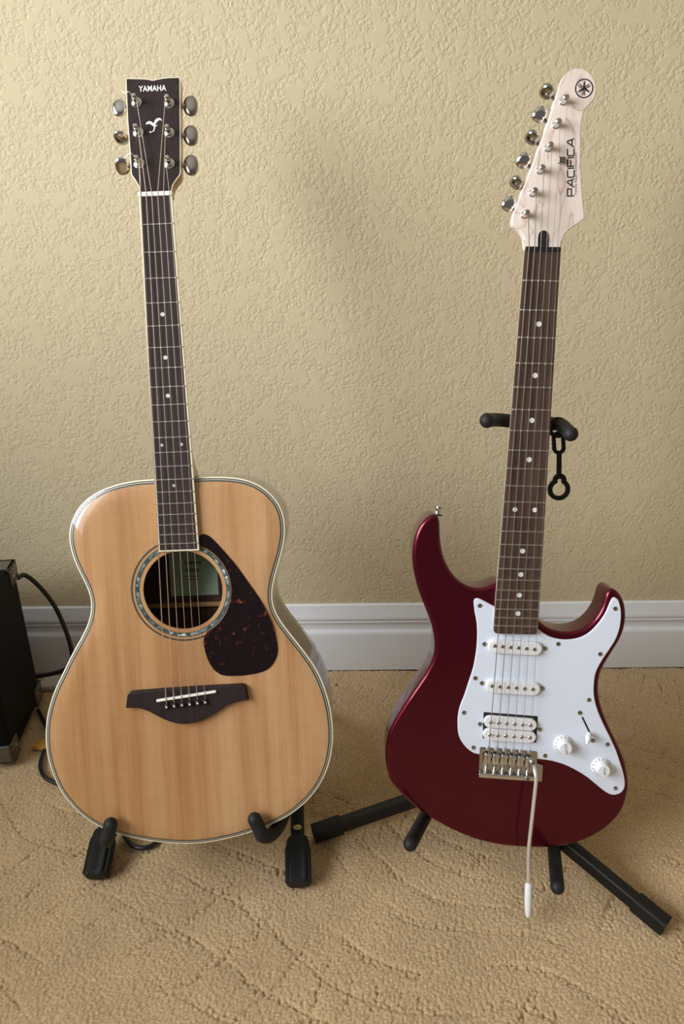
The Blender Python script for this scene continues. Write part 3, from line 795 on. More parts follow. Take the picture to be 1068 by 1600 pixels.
E_PG = [(739.9, 941), (741.4, 955.4), (744.5, 971.9), (745.5, 988.3), (744.9, 1006.9), (743.0, 1023.3), (739.3, 1043.0), (734.4, 1059), (731.0, 1069), (725.7, 1085.4),
    (718.8, 1103.1), (715.4, 1118.8), (714.9, 1134.5), (716.8, 1150.3), (723.7, 1163.1), (733.5, 1172.9), (747.3, 1178.8), (790, 1182.5), (839.2, 1186.2), (858.8, 1188.6), (878.5, 1194),
    (896.2, 1201.9), (915.8, 1213.7), (931.6, 1226.5), (945.3, 1237.3), (955.2, 1242.0), (965, 1241.2), (972.3, 1236.3), (975.8, 1227.5), (974.8, 1213.7), (969.9, 1196), (962, 1172.4),
    (951.2, 1148.8), (941.4, 1129.2), (932.6, 1107.5), (928.0, 1088), (927.9, 1067), (931.4, 1048.9), (940.7, 1031.4), (951, 1015.9), (961.3, 999.5), (967.4, 983),
    (969.9, 966.5), (969.5, 952.1), (966.6, 940), (962.3, 934.6), (957.4, 934.6), (953, 941.8), (945.8, 958.3), (934.5, 974.7), (920.1, 989.2), (903.6, 997.4), (883, 999.9), (862.4, 996.4),
    (848, 989.2)]
pgE = EC.pts(E_PG, .0024)
pgl = chain(pgE, EC.pts([(848, 989.2), (838, 981)], .0024), EC.pts([(838, 981), (776, 975)], .0024), EC.pts([(776, 975), (772.5, 948)], .0024), EC.pts([(772.5, 948), (753, 937.5)], .0024), EC.pts([(753, 937.5), (746.5, 935.2), (741.6, 936.6), (739.9, 941)], .0024), sub=4)
pk = MB().prism(pgl, .0000, .0024, .0011, rings=2, back=0).build('pickguard', M_GUARD, eg); pk['label'] = 'white pickguard'
PZ = .0024
def screw(par, x, y, z, r_=.0031, rz=0):
    p = EC.px(x, y, z); m = Matrix.Translation((p.x, p.y, z - .0003)) @ Matrix.Rotation(rz, 4, 'Z')
    MB().lathe([(r_, 0), (r_ * .97, .0006), (r_ * .6, .0012), (r_ * .2, .0014)], 14, m).box(-r_ * .75, r_ * .75, -.0004, .0004, .0009, .00155, 0, m).build('screw', M_CHROMED, par)
random.seed(3)
for x, y in ((749.2, 946.5), (742.4, 1059.8), (724.7, 1113.5), (739.4, 1168), (960.8, 951.1), (937.2, 1022.1), (871.7, 1006.3), (919.6, 1093.6), (948.9, 1163.2), (961.1, 1231.8), (851.3, 1180.9)):
    screw(pk, x, y, PZ, rz=random.random() * 3)
# single-coil pickups
def single(px0, px1, poles0, poles1, sc0, sc1, half):
    z = PZ + .006; a = EC.px(*px0, z); b = EC.px(*px1, z)
    o = MB().prism(capsule((a.x, a.y), (b.x, b.y), half, 10), PZ - .0002, z, .0016, rings=3, back=0).build('single_coil_pickup', M_WHITEP, eg)
    o['label'] = 'white single-coil pickup'
    for k in range(6):
        t = k / 5; p = EC.px(poles0[0] + (poles1[0] - poles0[0]) * t, poles0[1] + (poles1[1] - poles0[1]) * t, z + .001)
        MB().lathe([(.0025, z - .001), (.0025, z + .0008), (.0020, z + .0012)], 14, Matrix.Translation((p.x, p.y, 0))).build('pole_piece', M_CHROMED, o)
    screw(o, *sc0, PZ + .001, .0030, .5); screw(o, *sc1, PZ + .001, .0030, 1.3)
single((773.5, 1010.6), (836.0, 1014.4), (772.7, 1009.5), (834.7, 1014.9), (756.4, 1006.5), (850.6, 1013.5), .0091)
single((769.6, 1073.2), (833.2, 1077.4), (768.3, 1072.3), (832.2, 1077.5), (752.6, 1067.6), (846.4, 1075.6), .0091)
# humbucker
zb_ = PZ + .0055
hb = MB().prism(round_corners(EC.pts([(755.1, 1112.4), (839.5, 1119), (837.1, 1160.2), (753.4, 1153.4)], PZ), .0015), PZ - .0002, PZ + .0004, 0).build('humbucker_pickup', M_BLACKP, eg, 30)
hb['label'] = 'white twin-coil pickup in a black frame'
for (y0, y1, x0, x1) in ((1128.6, 1133.4, 766.0, 828.6), (1148.3, 1152.6, 764.8, 827.4)):
    a = EC.px(x0 - .5, y0, zb_); b = EC.px(x1 + .3, y1, zb_)
    c = MB().prism(capsule((a.x, a.y), (b.x, b.y), .0080, 10), PZ, zb_, .0010, rings=2, back=0).build('coil_bobbin', M_WHITEP, hb)
    for k in range(6):
        t = k / 5; p = EC.px(x0 + (x1 - x0) * t, y0 + (y1 - y0) * t, zb_)
        MB().lathe([(.0025, zb_ - .001), (.0025, zb_ + .0006), (.0019, zb_ + .0011)], 14, Matrix.Translation((p.x, p.y, 0))).build('pole_piece', M_CHROMED, c)
    for t in (.10, .90):
        p = EC.px(x0 + (x1 - x0) * t, y0 + (y1 - y0) * t, zb_)
        MB().lathe([(.0008, zb_ - .001), (.0008, zb_ + .0002)], 8, Matrix.Translation((p.x, p.y, 0))).build('bobbin_hole', M_BLACKP, c)
screw(hb, 749.5, 1131.6, PZ + .001, .0030, .3); screw(hb, 842.7, 1139.9, PZ + .001, .0030, 1.)
# tremolo bridge
bz = .0035
bp = EC.pts([(749.2, 1167.2), (838.6, 1174.2), (838.6, 1192.8), (848.0, 1195.5), (846.4, 1222.0), (747.2, 1214.8)], bz)
tb = MB().prism(round_corners(bp, .0022), .0002, bz, .0006, rings=2, back=0).build('tremolo_bridge', M_CHROMED, eg); tb['label'] = 'chrome tremolo bridge'
q0, q1 = EC.px(747.5, 1211.5, bz + .006), EC.px(838, 1218.0, bz + .006)
ax = Vector((q1.x - q0.x, q1.y - q0.y)).normalized(); ang = math.atan2(ax.y, ax.x)
lip = MB(); lip.box(0, (q1 - q0).length, -.0035, .0030, 0, .0068, .0015, Matrix.Translation((q0.x, q0.y, bz - .0004)) @ Matrix.Rotation(ang, 4, 'Z')); lip.build('bridge_rear_lip', M_CHROME, tb)
strE_s = []
for k in range(6):
    t = k / 5
    a = EC.px(761.0 + (825.5 - 761.0) * t, 1182.6 + 5.6 * t, bz + .004)
    m = Matrix.Translation((a.x, a.y, bz)) @ Matrix.Rotation(ang, 4, 'Z')
    sdl = MB(); sdl.box(-.0047, .0047, -.0095, .0055, .0012, .0052, .0012, m).box(-.0047, .0047, .0020, .0055, .0035, .0086, .0011, m)
    so = sdl.build('bridge_saddle', M_CHROME, tb)
    for sx in (-.0030, .0030): MB().lathe([(.0014, .003), (.0014, .0098), (.0010, .0100)], 10, m @ Matrix.Translation((sx, .0038, 0))).build('height_screw', M_STEEL, so)
    MB().tube([m @ Vector((0, -.0090, .0034)), m @ Vector((0, -.0260, .0034))], .0015, 10, 'flat').build('intonation_screw', M_STEEL, so)
    sp = [m @ Vector((.0021 * math.cos(w2), -.0095 - .0115 * w2 / 37.7, .0034 + .0021 * math.sin(w2))) for w2 in np.linspace(0, 37.7, 60)]
    MB().tube(sp, .00045, 5, 'flat').build('spring', M_STEEL, so)
    MB().lathe([(.0021, -.001), (.0021, .0002)], 10, m @ Matrix.Translation((0, -.0135, .0))).build('string_hole', M_BLACKP, so)
    MB().lathe([(.0026, 0), (.0026, .0022), (.0015, .003)], 12, m @ Matrix.Translation((0, .0105, 0))).build('pivot_screw', M_STEEL, tb)
    strE_s.append(m @ Vector((0, .0030, .0096)))
# tremolo arm
arm = [EC.px(834.0, 1196, .004), EC.px(834.2, 1198, .015), EC.px(834.8, 1203, .022), EC.px(836.4, 1211, .026), EC.px(837.0, 1219, .0275), EC.px(836.0, 1230, .0285), EC.px(830.5, 1280, .032), EC.px(826.6, 1316, .034), EC.px(825.7, 1328, .0345), EC.px(825.4, 1345, .035), EC.px(825.2, 1384, .036)]
ta = MB().tube(catmull([tuple(p) for p in arm], False, 4), .0025, 12).build('tremolo_arm', M_BARS, eg)
t0, t1 = EC.px(825.3, 1380, .036), EC.px(824.6, 1432, .037)
L = (t1 - t0).length
MB().lathe([(.0038, 0), (.0046, .001), (.0050, L * .3), (.0052, L * .5), (.0047, L * .75), (.0037, L * .95), (.0030, L)], 18, frame_to(t0, t1)).build('arm_tip', M_WHITEP, ta)['label'] = 'white plastic tremolo arm tip'
# knobs
def knob(px, py, word):
    p = EC.px(px, py, PZ + .002); m = Matrix.Translation((p.x, p.y, PZ)) @ Matrix.Rotation(.08, 4, 'Z')
    kb = MB(); kb.lathe([(.0128, .0), (.0130, .0012), (.0124, .0022), (.0092, .0045), (.0089, .0056)], 40, m)
    o = kb.build('control_knob', M_WHITEP, eg); o['label'] = 'white control knob marked ' + word
    cp = MB()
    prof = [(.0088, .005), (.0084, .0135), (.0078, .0146), (.0010, .0148)]
    cp.lathe(prof, 36, m); c = cp.build('knob_cap', M_WHITEP, o)
    text_mesh('knob_lettering', word, .0042, M_BLACKINK, o, m @ Matrix.Translation((.0002, .0, .01495)) @ Matrix.Rotation(R(-84), 4, 'Z'), .0, .9)
    for k in range(10):
        a = R(215 - 250 * k / 9)
        text_mesh('knob_number', str(k + 1), .0030, M_BLACKINK, o, m @ Matrix.Translation((.0109 * math.cos(a), .0109 * math.sin(a), .00335)) @ Matrix.Rotation(a - math.pi / 2, 4, 'Z') @ Matrix.Rotation(R(-34), 4, 'X'), .0001)
knob(879.4, 1163.5, 'VOLUME'); knob(938.4, 1198.0, 'TONE')
# blade switch
a, b = EC.px(909.4, 1121.0, PZ), EC.px(922.5, 1148.5, PZ)
sw = MB().prism(capsule((a.x, a.y), (b.x, b.y), .0011, 5), PZ - .0005, PZ + .0002).build('blade_switch', M_BLACKP, eg, 30); sw['label'] = 'blade pickup switch'
a, b = EC.px(920.5, 1146.0, PZ), EC.px(917.6, 1153, PZ + .014)
MB().tube([a, b], .0012, 8).build('switch_blade', M_STEEL, sw)
a, b = EC.px(919.6, 1147.5, PZ + .008), EC.px(917.2, 1161, PZ + .019)
MB().tube([a, a.lerp(b, .25), a.lerp(b, .6), b], [.0030, .0042, .0036, .0022], 14).build('switch_tip', M_WHITEP, sw)
screw(sw, 905.6, 1114, PZ, .0033, .4); screw(sw, 925.7, 1157.3, PZ, .0033, .9)
# neck, fingerboard
EZ0, EZ = .0045, .0095
na0, na1 = EC.p2(820.4, 388, EZ), EC.p2(876.0, 389.5, EZ)
ne0, ne1 = EC.p2(771.4, 982, EZ), EC.p2(839.8, 988, EZ)
yb0 = EC.px(806, 991, EZ).y
def eo(y0, y1, ins=0): return [(edge_x(na0, ne0, y1) + ins, y1), (edge_x(na0, ne0, y0) + ins, y0), (edge_x(na1, ne1, y0) - ins, y0), (edge_x(na1, ne1, y1) - ins, y1)]
ol = eo(yb0, E_NUT - .002)
rc = round_corners(ol, .006, 5); olr = [ol[0]] + rc[6:18] + [ol[3]]
fe = MB().prism(olr, EZ0, EZ, .0006, rings=2).build('fingerboard', M_FBE, eg); fe['label'] = 'brown rosewood fingerboard'
for k in range(1, 23):
    y = fret_y(k, E_NUT, .648); x0, x1 = edge_x(na0, ne0, y) + .0003, edge_x(na1, ne1, y) - .0003
    MB().box(x0, x1, y - .0009, y + .0009, EZ - .001, EZ + .0012, .0004).build('fret', M_STEEL, fe)
for k in (3, 5, 7, 9, 15, 17, 19, 21):
    y = (fret_y(k, E_NUT, .648) + fret_y(k - 1, E_NUT, .648)) / 2; dot(mid(y) + .0012, y, .0032, EZ, M_PEARL, fe)
y = (fret_y(12, E_NUT, .648) + fret_y(11, E_NUT, .648)) / 2
for s in (-1, 1): dot(mid(y) + s * .0124 + .0005, y, .0030, EZ, M_PEARL, fe)
MB().box(na0[0] + .0003, na1[0] - .0003, E_NUT - .0022, E_NUT + .0026, EZ0, EZ + .0020, .0006).build('nut', M_BLACKP, eg)
sec = []
for y, dp in ((E_NUT + .003, .013), (E_NUT - .03, .0145), (E_NUT - .30, .0165), (E_NUT - .375, .020), (E_NUT - .405, .027), (yb0 + .004, .030)):
    sec.append((y, edge_x(na0, ne0, y) + .0002, edge_x(na1, ne1, y) - .0002, EZ0 + .0001, dp))
sec[-2] = (*sec[-2][:4], .024); sec[-1] = (*sec[-1][:4], .0044); 
neck_loft(sec[:-1] + [(yb0 + .03, sec[-1][1], sec[-1][2], EZ0 + .0001, .0046), sec[-1]], 'neck', M_MAPLE, eg)
# headstock
HZ = .0005
EH = [[(820.5, 386.5), (820.0, 378), (818.1, 371.5), (813.5, 363.3), (806.5, 356.4), (801.2, 352.3), (799.7, 348.5), (800.3, 341)], [(800.3, 341), (806.5, 320.6), (827.8, 266.5), (849.1, 209.2), (868.0, 152)],
      [(868.0, 152), (873.0, 134.6), (879.2, 121), (888.9, 110.8), (899.5, 106.8), (911.2, 107.6), (922.4, 115.0), (929.6, 126.8), (931.9, 140.4), (928.8, 153.6), (920.9, 163.6), (914.1, 171.0), (910.2, 182), (907.7, 198.5), (906.9, 225.7), (907.7, 264.4), (909.2, 299.3), (912.1, 328.4), (912.7, 340.0)],
      [(912.7, 340.0), (912.0, 342.5), (903.4, 348.7), (891.8, 356.5), (883.1, 365.2), (878.2, 374.9), (876.0, 386.5)]]
hde = chain(*[EC.pts(L, HZ) for L in EH])
he = MB().prism(hde, HZ - .014, HZ, .0012, rings=3).build('headstock', M_MAPLE, eg); he['label'] = 'pale maple headstock'
# ramp of maple between the fingerboard end and the headstock face
x0, x1 = na0[0] + .0003, na1[0] - .0003
v = [(x0, E_NUT, HZ - .006), (x1, E_NUT, HZ - .006), (x0, E_NUT, EZ0), (x1, E_NUT, EZ0), (x0 - .002, E_NUT + .012, HZ + .0001), (x1 + .002, E_NUT + .012, HZ + .0001), (x0 - .002, E_NUT + .012, HZ - .006), (x1 + .002, E_NUT + .012, HZ - .006)]
mesh_obj('headstock_ramp', v, [(2, 3, 5, 4), (0, 2, 4, 6), (1, 7, 5, 3), (0, 1, 3, 2), (6, 4, 5, 7), (0, 6, 7, 1)], M_MAPLE, he, 0)
a, b = EC.px(848.4, 368.5, HZ), EC.px(848.0, 386, EZ0)
trm = []
cp_ = capsule((a.x, a.y), (b.x, b.y - .002), .0062, 8)
def ztr(y): 
    t = min(1, max(0, (E_NUT + .012 - y) / .012)); return HZ + (EZ0 - HZ) * t
v = [(p[0], p[1], ztr(p[1]) + .0005) for p in cp_] + [(p[0], p[1], HZ - .004) for p in cp_]; nn_ = len(cp_)
mesh_obj('truss_rod_slot', v, [tuple(range(nn_))] + [(i, nn_ + i, nn_ + (i + 1) % nn_, (i + 1) % nn_) for i in range(nn_)], M_BLACKP, he, 30)
def hm(x, y, rz=0., h=0.): p = EC.px(x, y, HZ + h); return Matrix.Translation((p.x, p.y, HZ + h)) @ Matrix.Rotation(rz, 4, 'Z')
# circled emblem of three crossed tuning forks
HM = hm(912.0, 138.2); rr = EC.px(926.3, 138.2, HZ).x - EC.px(912.0, 138.2, HZ).x
eb = MB(); eb.ring(circle(0, 0, rr, 48), circle(0, 0, rr * .87, 48), -.0001, .00016, HM)
for a in (90, 210, 330):
    M = HM @ Matrix.Rotation(R(a), 4, 'Z')
    eb.stroke([(0, 0), (rr * .50, 0), (rr * .80, 0)], [rr * .22, rr * .18, rr * .04], 0, .00016, M)
    for s in (-1, 1): eb.stroke([(rr * .05, s * rr * .085), (-rr * .70, s * rr * .095)], rr * .11, 0, .00016, M)
eb.build('tuning_fork_emblem', M_BLACKINK, he, 0)
# PACIFICA lettering, reading up the headstock
LT = {'P': (1.05, [[(0, 0), (0, 1), (1.0, 1), (1.0, .42), (.12, .42)]]), 'A': (1.15, [[(-.05, 0), (.62, 1), (.82, 1), (1.12, 0)], [(.3, .34), (1.0, .34)]]),
      'C': (1.0, [[(1.0, 1), (.12, 1), (0, .88), (0, .12), (.12, 0), (1.0, 0)]]), 'I': (.06, [[(.03, 0), (.03, 1)]]), 'F': (.95, [[(0, 0), (0, 1), (.98, 1)], [(0, .5), (.85, .5)]])}
pA, pB = EC.px(896.4, 306.0, HZ), EC.px(896.4, 216.5, HZ)
word = 'PACIFICA'; gap = .24; tot = sum(LT[c][0] for c in word) + gap * 7
tl = (pB - pA).length; ux = tl / tot; uy = (EC.px(896.5, 261, HZ).x - EC.px(886.2, 261, HZ).x)
lm = MB(); cur = 0.; dy = (pB - pA).normalized(); ML = Matrix.Translation((pA.x, pA.y, HZ)) @ Matrix.Rotation(math.atan2(dy.y, dy.x), 4, 'Z')
for c in word:
    for st in LT[c][1]: lm.stroke([((cur + x) * ux, y * uy) for x, y in st], .00150, -.0001, .00016, ML)
    cur += LT[c][0] + gap
lm.build('model_lettering', M_BLACKINK, he, 0)
pc = EC.px(898.9, 272, HZ)
text_mesh('small_lettering', 'Yamaha Guitar Development', .0040, M_BLACKINK, he, Matrix.Translation((pc.x, pc.y, HZ + .00015)) @ Matrix.Rotation(math.atan2(dy.y, dy.x), 4, 'Z'), .0, 1.0)
# tuners
pe = [(882.1, 156), (870.5, 193), (857.9, 229.4), (845.3, 264.7), (833.6, 300.3), (821.4, 334.8)]
ke = [(854.0, 143.3, 58), (842.4, 179.1, 12), (830.7, 215, 62), (817.2, 250.9, 20), (806.5, 285.7, 68), (794.5, 318.7, 8)]
hside = Vector((868.0 - 806.5, 152 - 320.6)); postsE = []
for (px_, py_), (kx, ky, rot) in zip(pe, ke):
    p = EC.px(px_, py_ - 1, HZ + .008); k = EC.px(kx, ky, HZ - .008)
    t = MB(); t.lathe([(.0036, 0), (.0036, .0068), (.0031, .0084), (.0036, .0104), (.0036, .0142), (.0024, .0153)], 16, Matrix.Translation((p.x, p.y, HZ)))
    tu = t.build('tuner', M_CHROME, he); tu['label'] = 'chrome tuning machine'
    MB().lathe([(.0044, -.0002), (.0044, .0005), (.0040, .0008), (.0031, .0009)], 18, Matrix.Translation((p.x, p.y, HZ))).build('bushing', M_CHROME, tu)
    d = (p - k); d.z = 0; an = math.atan2(d.y, d.x)
    M = Matrix.Translation((k.x, k.y, HZ - .008)) @ Matrix.Rotation(an, 4, 'Z') @ Matrix.Rotation(R(rot), 4, 'X')
    kb = MB(); kb.blob(.0086, .0098, .0050, .8, 24, 14)
    for q in kb.v:
        tt = (q.x / .0086 + 1) / 2; q.y *= 1.0 - .14 * tt; q.z *= 1.05 - .2 * tt
    kb.build('tuner_knob', M_CHROME if rot < 40 else M_CHROMED, tu, mtx=M)  # steeply turned knobs take the darker chrome, shade given by colour
    dn = d.normalized()
    MB().tube([k + dn * .006, k + dn * .010, k + dn * .014, k + dn * .020], [.0026, .0030, .0022, .0028], 12).build('tuner_shaft', M_CHROMED, tu)
    MB().box(-.008, .008, -.009, .009, -.008, 0, .002, Matrix.Translation((p.x, p.y, HZ - .0142)) @ Matrix.Rotation(an, 4, 'Z')).build('tuner_housing', M_CHROMED, tu)
    postsE.append(Vector((p.x, p.y, HZ + .0088)))
p = EC.px(877.0, 250.3, HZ + .004)
MB().box(-.0042, .0042, -.0038, .0038, .0015, .0062, .001, Matrix.Translation((p.x, p.y, HZ))).lathe([(.0018, 0), (.0018, .002)], 10, Matrix.Translation((p.x, p.y, HZ))).build('string_tree', M_CHROMED, he)
nutE = [EC.px(x, 388, EZ + .002).x for x in (826.2, 835.0, 844.4, 853.6, 862.6, 871.2)]
for k in range(6):
    rad = (.00064, .00055, .00046, .00036, .00031, .00028)[k]; po = postsE[5 - k]
    pts = [po + Vector((.0030, .001, -.001)), po + Vector((.0030, -.002, -.0012))]
    if k >= 4: pts.append(Vector((p.x + (-.0026 if k == 4 else .0026), p.y, HZ + .0024)))
    pts += [Vector((nutE[k], E_NUT + .002, EZ + .0018)), Vector((nutE[k], E_NUT - .001, EZ + .0019)), strE_s[k] + Vector((0, .0005, 0)), strE_s[k] + Vector((0, -.004, -.001)), strE_s[k] + Vector((0, -.0155, -.0085))]
    MB().tube(pts, rad, 6, 'flat').build('string', M_STRN, eg)
# strap button on the upper horn
sb = EC.px(683, 803, -.016); sbe = EC.px(685.5, 791, -.016)
d = (sbe - sb).normalized()
MB().lathe([(.0062, -.001), (.0062, .001), (.0040, .0024), (.0032, .0065), (.0042, .0085), (.0072, .0098), (.0072, .0112), (.003, .0122)], 18, frame_to(sb - d * .0008, sbe)).build('strap_button', M_CHROME, eg)
MB().lathe([(.0068, -.0012), (.0068, .0004)], 18, frame_to(sb, sbe)).build('strap_felt', M_BLACKP, eg)

# ================================================================== acoustic guitar stand (low folding frame)
A2W = lambda p: AC.m @ Vector(p)
gs = Vector((-.235, .90, 0))
st = empty('guitar_stand', gs, 'low black folding stand with ribbed rubber feet under the acoustic guitar', 'guitar stand')
def W(o): return [Vector(p) - o for p in ()]
def wt(name, pts, r_, m, par, org, seg=12, cap='round', flat=None, label=None):
    o = MB().tube([Vector(p) - org for p in pts], r_, seg, cap, flat=flat).build(name, m, par)
    if label: o['label'] = label
    return o
def leg_with_foot(foot, top, rear):
    foot = Vector(foot); top = Vector(top); d = (top - foot).normalized()
    wd = Vector((1, 0, 0)); wd = (wd - d * wd.dot(d)).normalized(); nn = d.cross(wd)
    lg = wt('front_leg', [foot + d * .03, top], .010, M_STAND, st, gs, 16, 'flat', (1.0, .8, wd))
    fb_ = MB(); v = []; f = []; S = 40; lv = [(.0, .82), (.004, 1.0), (.050, 1.0), (.056, .90), (.064, .84), (.067, .72)]
    for t, s in lv:
        for k in range(S):
            a = 2 * math.pi * k / S; c = math.cos(a); s2 = math.sin(a); e = .6
            rib = 1 + (.13 if (k % 4) < 2 and t > .003 else 0)
            v.append(foot + d * t + (wd * math.copysign(abs(c) ** e, c) * .0165 + nn * math.copysign(abs(s2) ** e, s2) * .0120) * s * rib - gs)
    for i in range(len(lv) - 1):
        for k in range(S): l = (k + 1) % S; f.append((i * S + k, i * S + l, (i + 1) * S + l, (i + 1) * S + k))
    f.append(tuple(range(S))[::-1]); f.append(tuple(range((len(lv) - 1) * S, len(lv) * S)))
    mesh_obj('rubber_foot', v, f, M_RUBBER, lg, 25)
    rl = wt('rear_leg', [top + Vector((0, .012, 0)), rear], .0085, M_STAND, st, gs, 16, 'flat', (1.0, .8, wd))
    return lg, d, wd, nn
fL = on_floor(149, 1370, .012); fR = on_floor(466, 1383, .012)
tL = on_y(200, 1130, 1.03); tR = on_y(462, 1120, 1.03)
lgL, dL, wL, nL = leg_with_foot(fL, tL, (tL.x - .02, 1.17, .008))
lgR, dR, wR, nR = leg_with_foot(fR, tR, (tR.x + .02, 1.17, .008))
wt('hinge_bar', [tL, tR], .007, M_STAND, st, gs)
nf = nR if nR.y < 0 else -nR
pm = fR + dR * .079 + nf * .0088 - gs
MB().lathe([(.0062, 0), (.0062, .0005), (.0050, .0007)], 18, frame_to(pm, pm + nf) @ Matrix.Diagonal((1.0, .62, 1, 1))).build('sticker', M_GOLD, lgR)
# foam-covered arms the body rests on
def arm_path(L): return catmull([tuple(A2W(p) - gs) for p in L], False, 5)
ZB = -A_DEPTH
def arm_(pts, name='support_arm'):
    return MB().tube(arm_path(pts), .0092, 14).build(name, M_FOAM, st)
def lp(x, y, h): return tuple(AC.px(x, y, h))
uR = AC.px(413, 1305, .013); uRb = AC.px(413, 1303, 0)
arm_([lp(397.5, 1280, .0145), lp(403, 1291, .0145), lp(411, 1306, .0135), (uR.x + .0085, uR.y - .0075, -.004), (uR.x + .019, uR.y - .0040, -.035), (uR.x + .026, uR.y - .002, ZB - .004), (uR.x + .029, uR.y + .006, ZB - .013), (uR.x + .024, uR.y + .03, ZB - .016), (uR.x + .032, uR.y + .055, ZB - .018)])
uL = AC.px(166, 1312, .013)
arm_([lp(172.5, 1288, .0145), lp(170.5, 1298, .0145), lp(166, 1312, .0130), (uL.x - .004, uL.y - .0075, -.006), (uL.x - .004, uL.y - .007, -.05), (uL.x - .004, uL.y - .007, ZB - .004), (uL.x - .004, uL.y + .002, ZB - .013), (uL.x - .002, uL.y + .03, ZB - .016), (uL.x + .004, uL.y + .055, ZB - .018)])
pd0, pd1 = A2W((-.075, .30, ZB - .0105)), A2W((.055, .30, ZB - .0105))
wt('back_pad', [pd0, pd1], .0095, M_FOAM, st, gs)
for a, b in ((pd0, tL), (pd1, tR)): wt('pad_bracket', [a, b], .004, M_STAND, st, gs)

# ================================================================== electric guitar stand (tripod with neck rest)
hub = on_y(752, 1222, .905)
ho = Vector((hub.x, hub.y, 0))
ts = empty('guitar_stand', ho, 'black tripod stand with tall neck rest holding the red electric guitar', 'guitar stand')
E2W = lambda p: EC.m @ Vector(p)
# column up to the neck rest
nr = EC.px(836, 664, -.035); top = E2W(nr); top = Vector((top.x, top.y + .006, top.z))
wt('column', [hub + Vector((0, .012, -.02)), hub.lerp(top, .5) + Vector((0, .012, 0)), top + Vector((0, .004, 0))], .0095, M_STAND, ts, ho, 16)
wt('column_collar', [hub + Vector((0, .012, .08)), hub + Vector((.001, .012, .12))], .0135, M_STAND, ts, ho, 16)
wt('hub', [hub + Vector((0, .012, -.03)), hub + Vector((0, .012, .03))], .018, M_STAND, ts, ho, 16)
def tleg(tip, start):
    d = (start - tip).normalized(); wd = Vector((0, 0, 1)); wd = (wd - d * wd.dot(d)).normalized()
    l = wt('leg', [tip + d * .01, start], .0105, M_STAND, ts, ho, 16, 'flat', (1., .85, wd))
    o = MB().tube([p - ho for p in (tip, tip + d * .045)], .0128, 16, 'flat', flat=(1., .85, wd)).build('rubber_foot', M_RUBBER, l)
    return l
tleg(on_floor(489, 1303, .0138), hub + Vector((-.012, .006, .0)))
tleg(on_floor(1040, 1448, .0138), hub + Vector((.012, .004, .0)))
tleg(Vector((hub.x - .01, 1.20, .0138)), hub + Vector((0, .02, 0)))
# lower arms
def larm(px_edge, tip_px, tip_h):
    e = EC.px(*px_edge, -.02); t = EC.px(*tip_px, tip_h); dirn = (t - e).normalized()
    back = e - dirn * .055
    return wt('support_arm', [E2W(p) for p in (back, e.lerp(t, .5), t)], .0092, M_FOAM, ts, ho, 14), E2W(back)
_, bL = larm((661, 1281), (640.5, 1319), .060)
_, bR = larm((866, 1339), (870.5, 1386), .060)
wt('arm_bracket', [bL, hub + Vector((-.004, .006, .012))], .0065, M_STAND, ts, ho)
wt('arm_bracket', [bR, hub + Vector((.004, .006, .012))], .0065, M_STAND, ts, ho)
# neck rest yoke
def nl(x, y, h): return tuple(E2W(EC.px(x, y, h)) - ho)
yk = MB().tube(catmull([nl(760.5, 657, .004), nl(765, 656.5, -.010), nl(778, 656, -.030), nl(800, 658, -.036), nl(836, 660, -.037), nl(864, 662, -.036), nl(876, 664, -.026), nl(884, 671, -.008), nl(891, 678, .006)], False, 6), .0088, 14).build('neck_rest', M_FOAM, ts); yk['label'] = 'foam-covered neck rest yoke'
def ball(x, y, h, r_): MB().blob(r_, r_, r_, 1., 18, 12, Matrix.Translation(Vector(nl(x, y, h)))).build('yoke_tip', M_FOAM, yk)
ball(760.5, 657, .004, .0094); ball(891, 678, .006, .0094)
# rubber retaining strap hanging from the yoke
SR = Frame(EC.m @ Matrix.Translation((0, 0, -.028)))
def spt(x, y): return SR.p2(x, y)
sm = EC.m.copy(); sm = Matrix.Translation(-ho) @ EC.m @ Matrix.Translation((0, 0, -.028))
strap = MB()
def band2(outer, inner): strap.ring(resample(outer, 60), resample(inner, 60), -.0018, .0018, sm)
c0 = spt(871, 668); rr0 = spt(887, 668)[0] - c0[0]
strap.ring(circle(*c0, rr0 * 1.02, 40), circle(*c0, rr0 * .62, 40), -.003, .003, sm)
a, b = spt(871.8, 684), spt(872.6, 700)
sc1 = spt(882.2, 690)[0] - spt(872, 690)[0]
strap.ring(capsule(a, b, sc1, 10), capsule(a, b, sc1 * .44, 10), -.0018, .0018, sm)
p0, p1 = spt(873, 709), spt(872.8, 742)
strap.stroke([p0, p1], spt(876.4, 720)[0] - spt(869.4, 720)[0], -.0018, .0018, sm)
# keyhole ring
cx, cy = spt(872.6, 764.5); Ro = spt(890, 764.5)[0] - cx; Ri = Ro * .60
cty = spt(872.6, 750)[1]
def keyhole(R1, r2, cy2, k=20):
    out = []
    d = cy2 - cy; a1 = math.asin(min(.95, r2 * .9 / R1))
    for i in range(k * 2 + 1):
        a = math.pi / 2 + a1 + (2 * math.pi - 2 * a1) * i / (k * 2); out.append((cx + R1 * math.cos(a), cy + R1 * math.sin(a)))
    for i in range(k + 1):
        a = math.pi * i / k; out.append((cx + r2 * math.cos(a), cy2 + r2 * math.sin(a)))
    return out
ko, ki = keyhole(Ro, Ro * .60, cty), keyhole(Ri, Ro * .20, cty - .001)
strap.ring(ko, ki, -.0018, .0018, sm)
strap.build('retaining_strap', M_RUBBER, ts, 40)['label'] = 'black rubber retaining strap with keyhole ring'

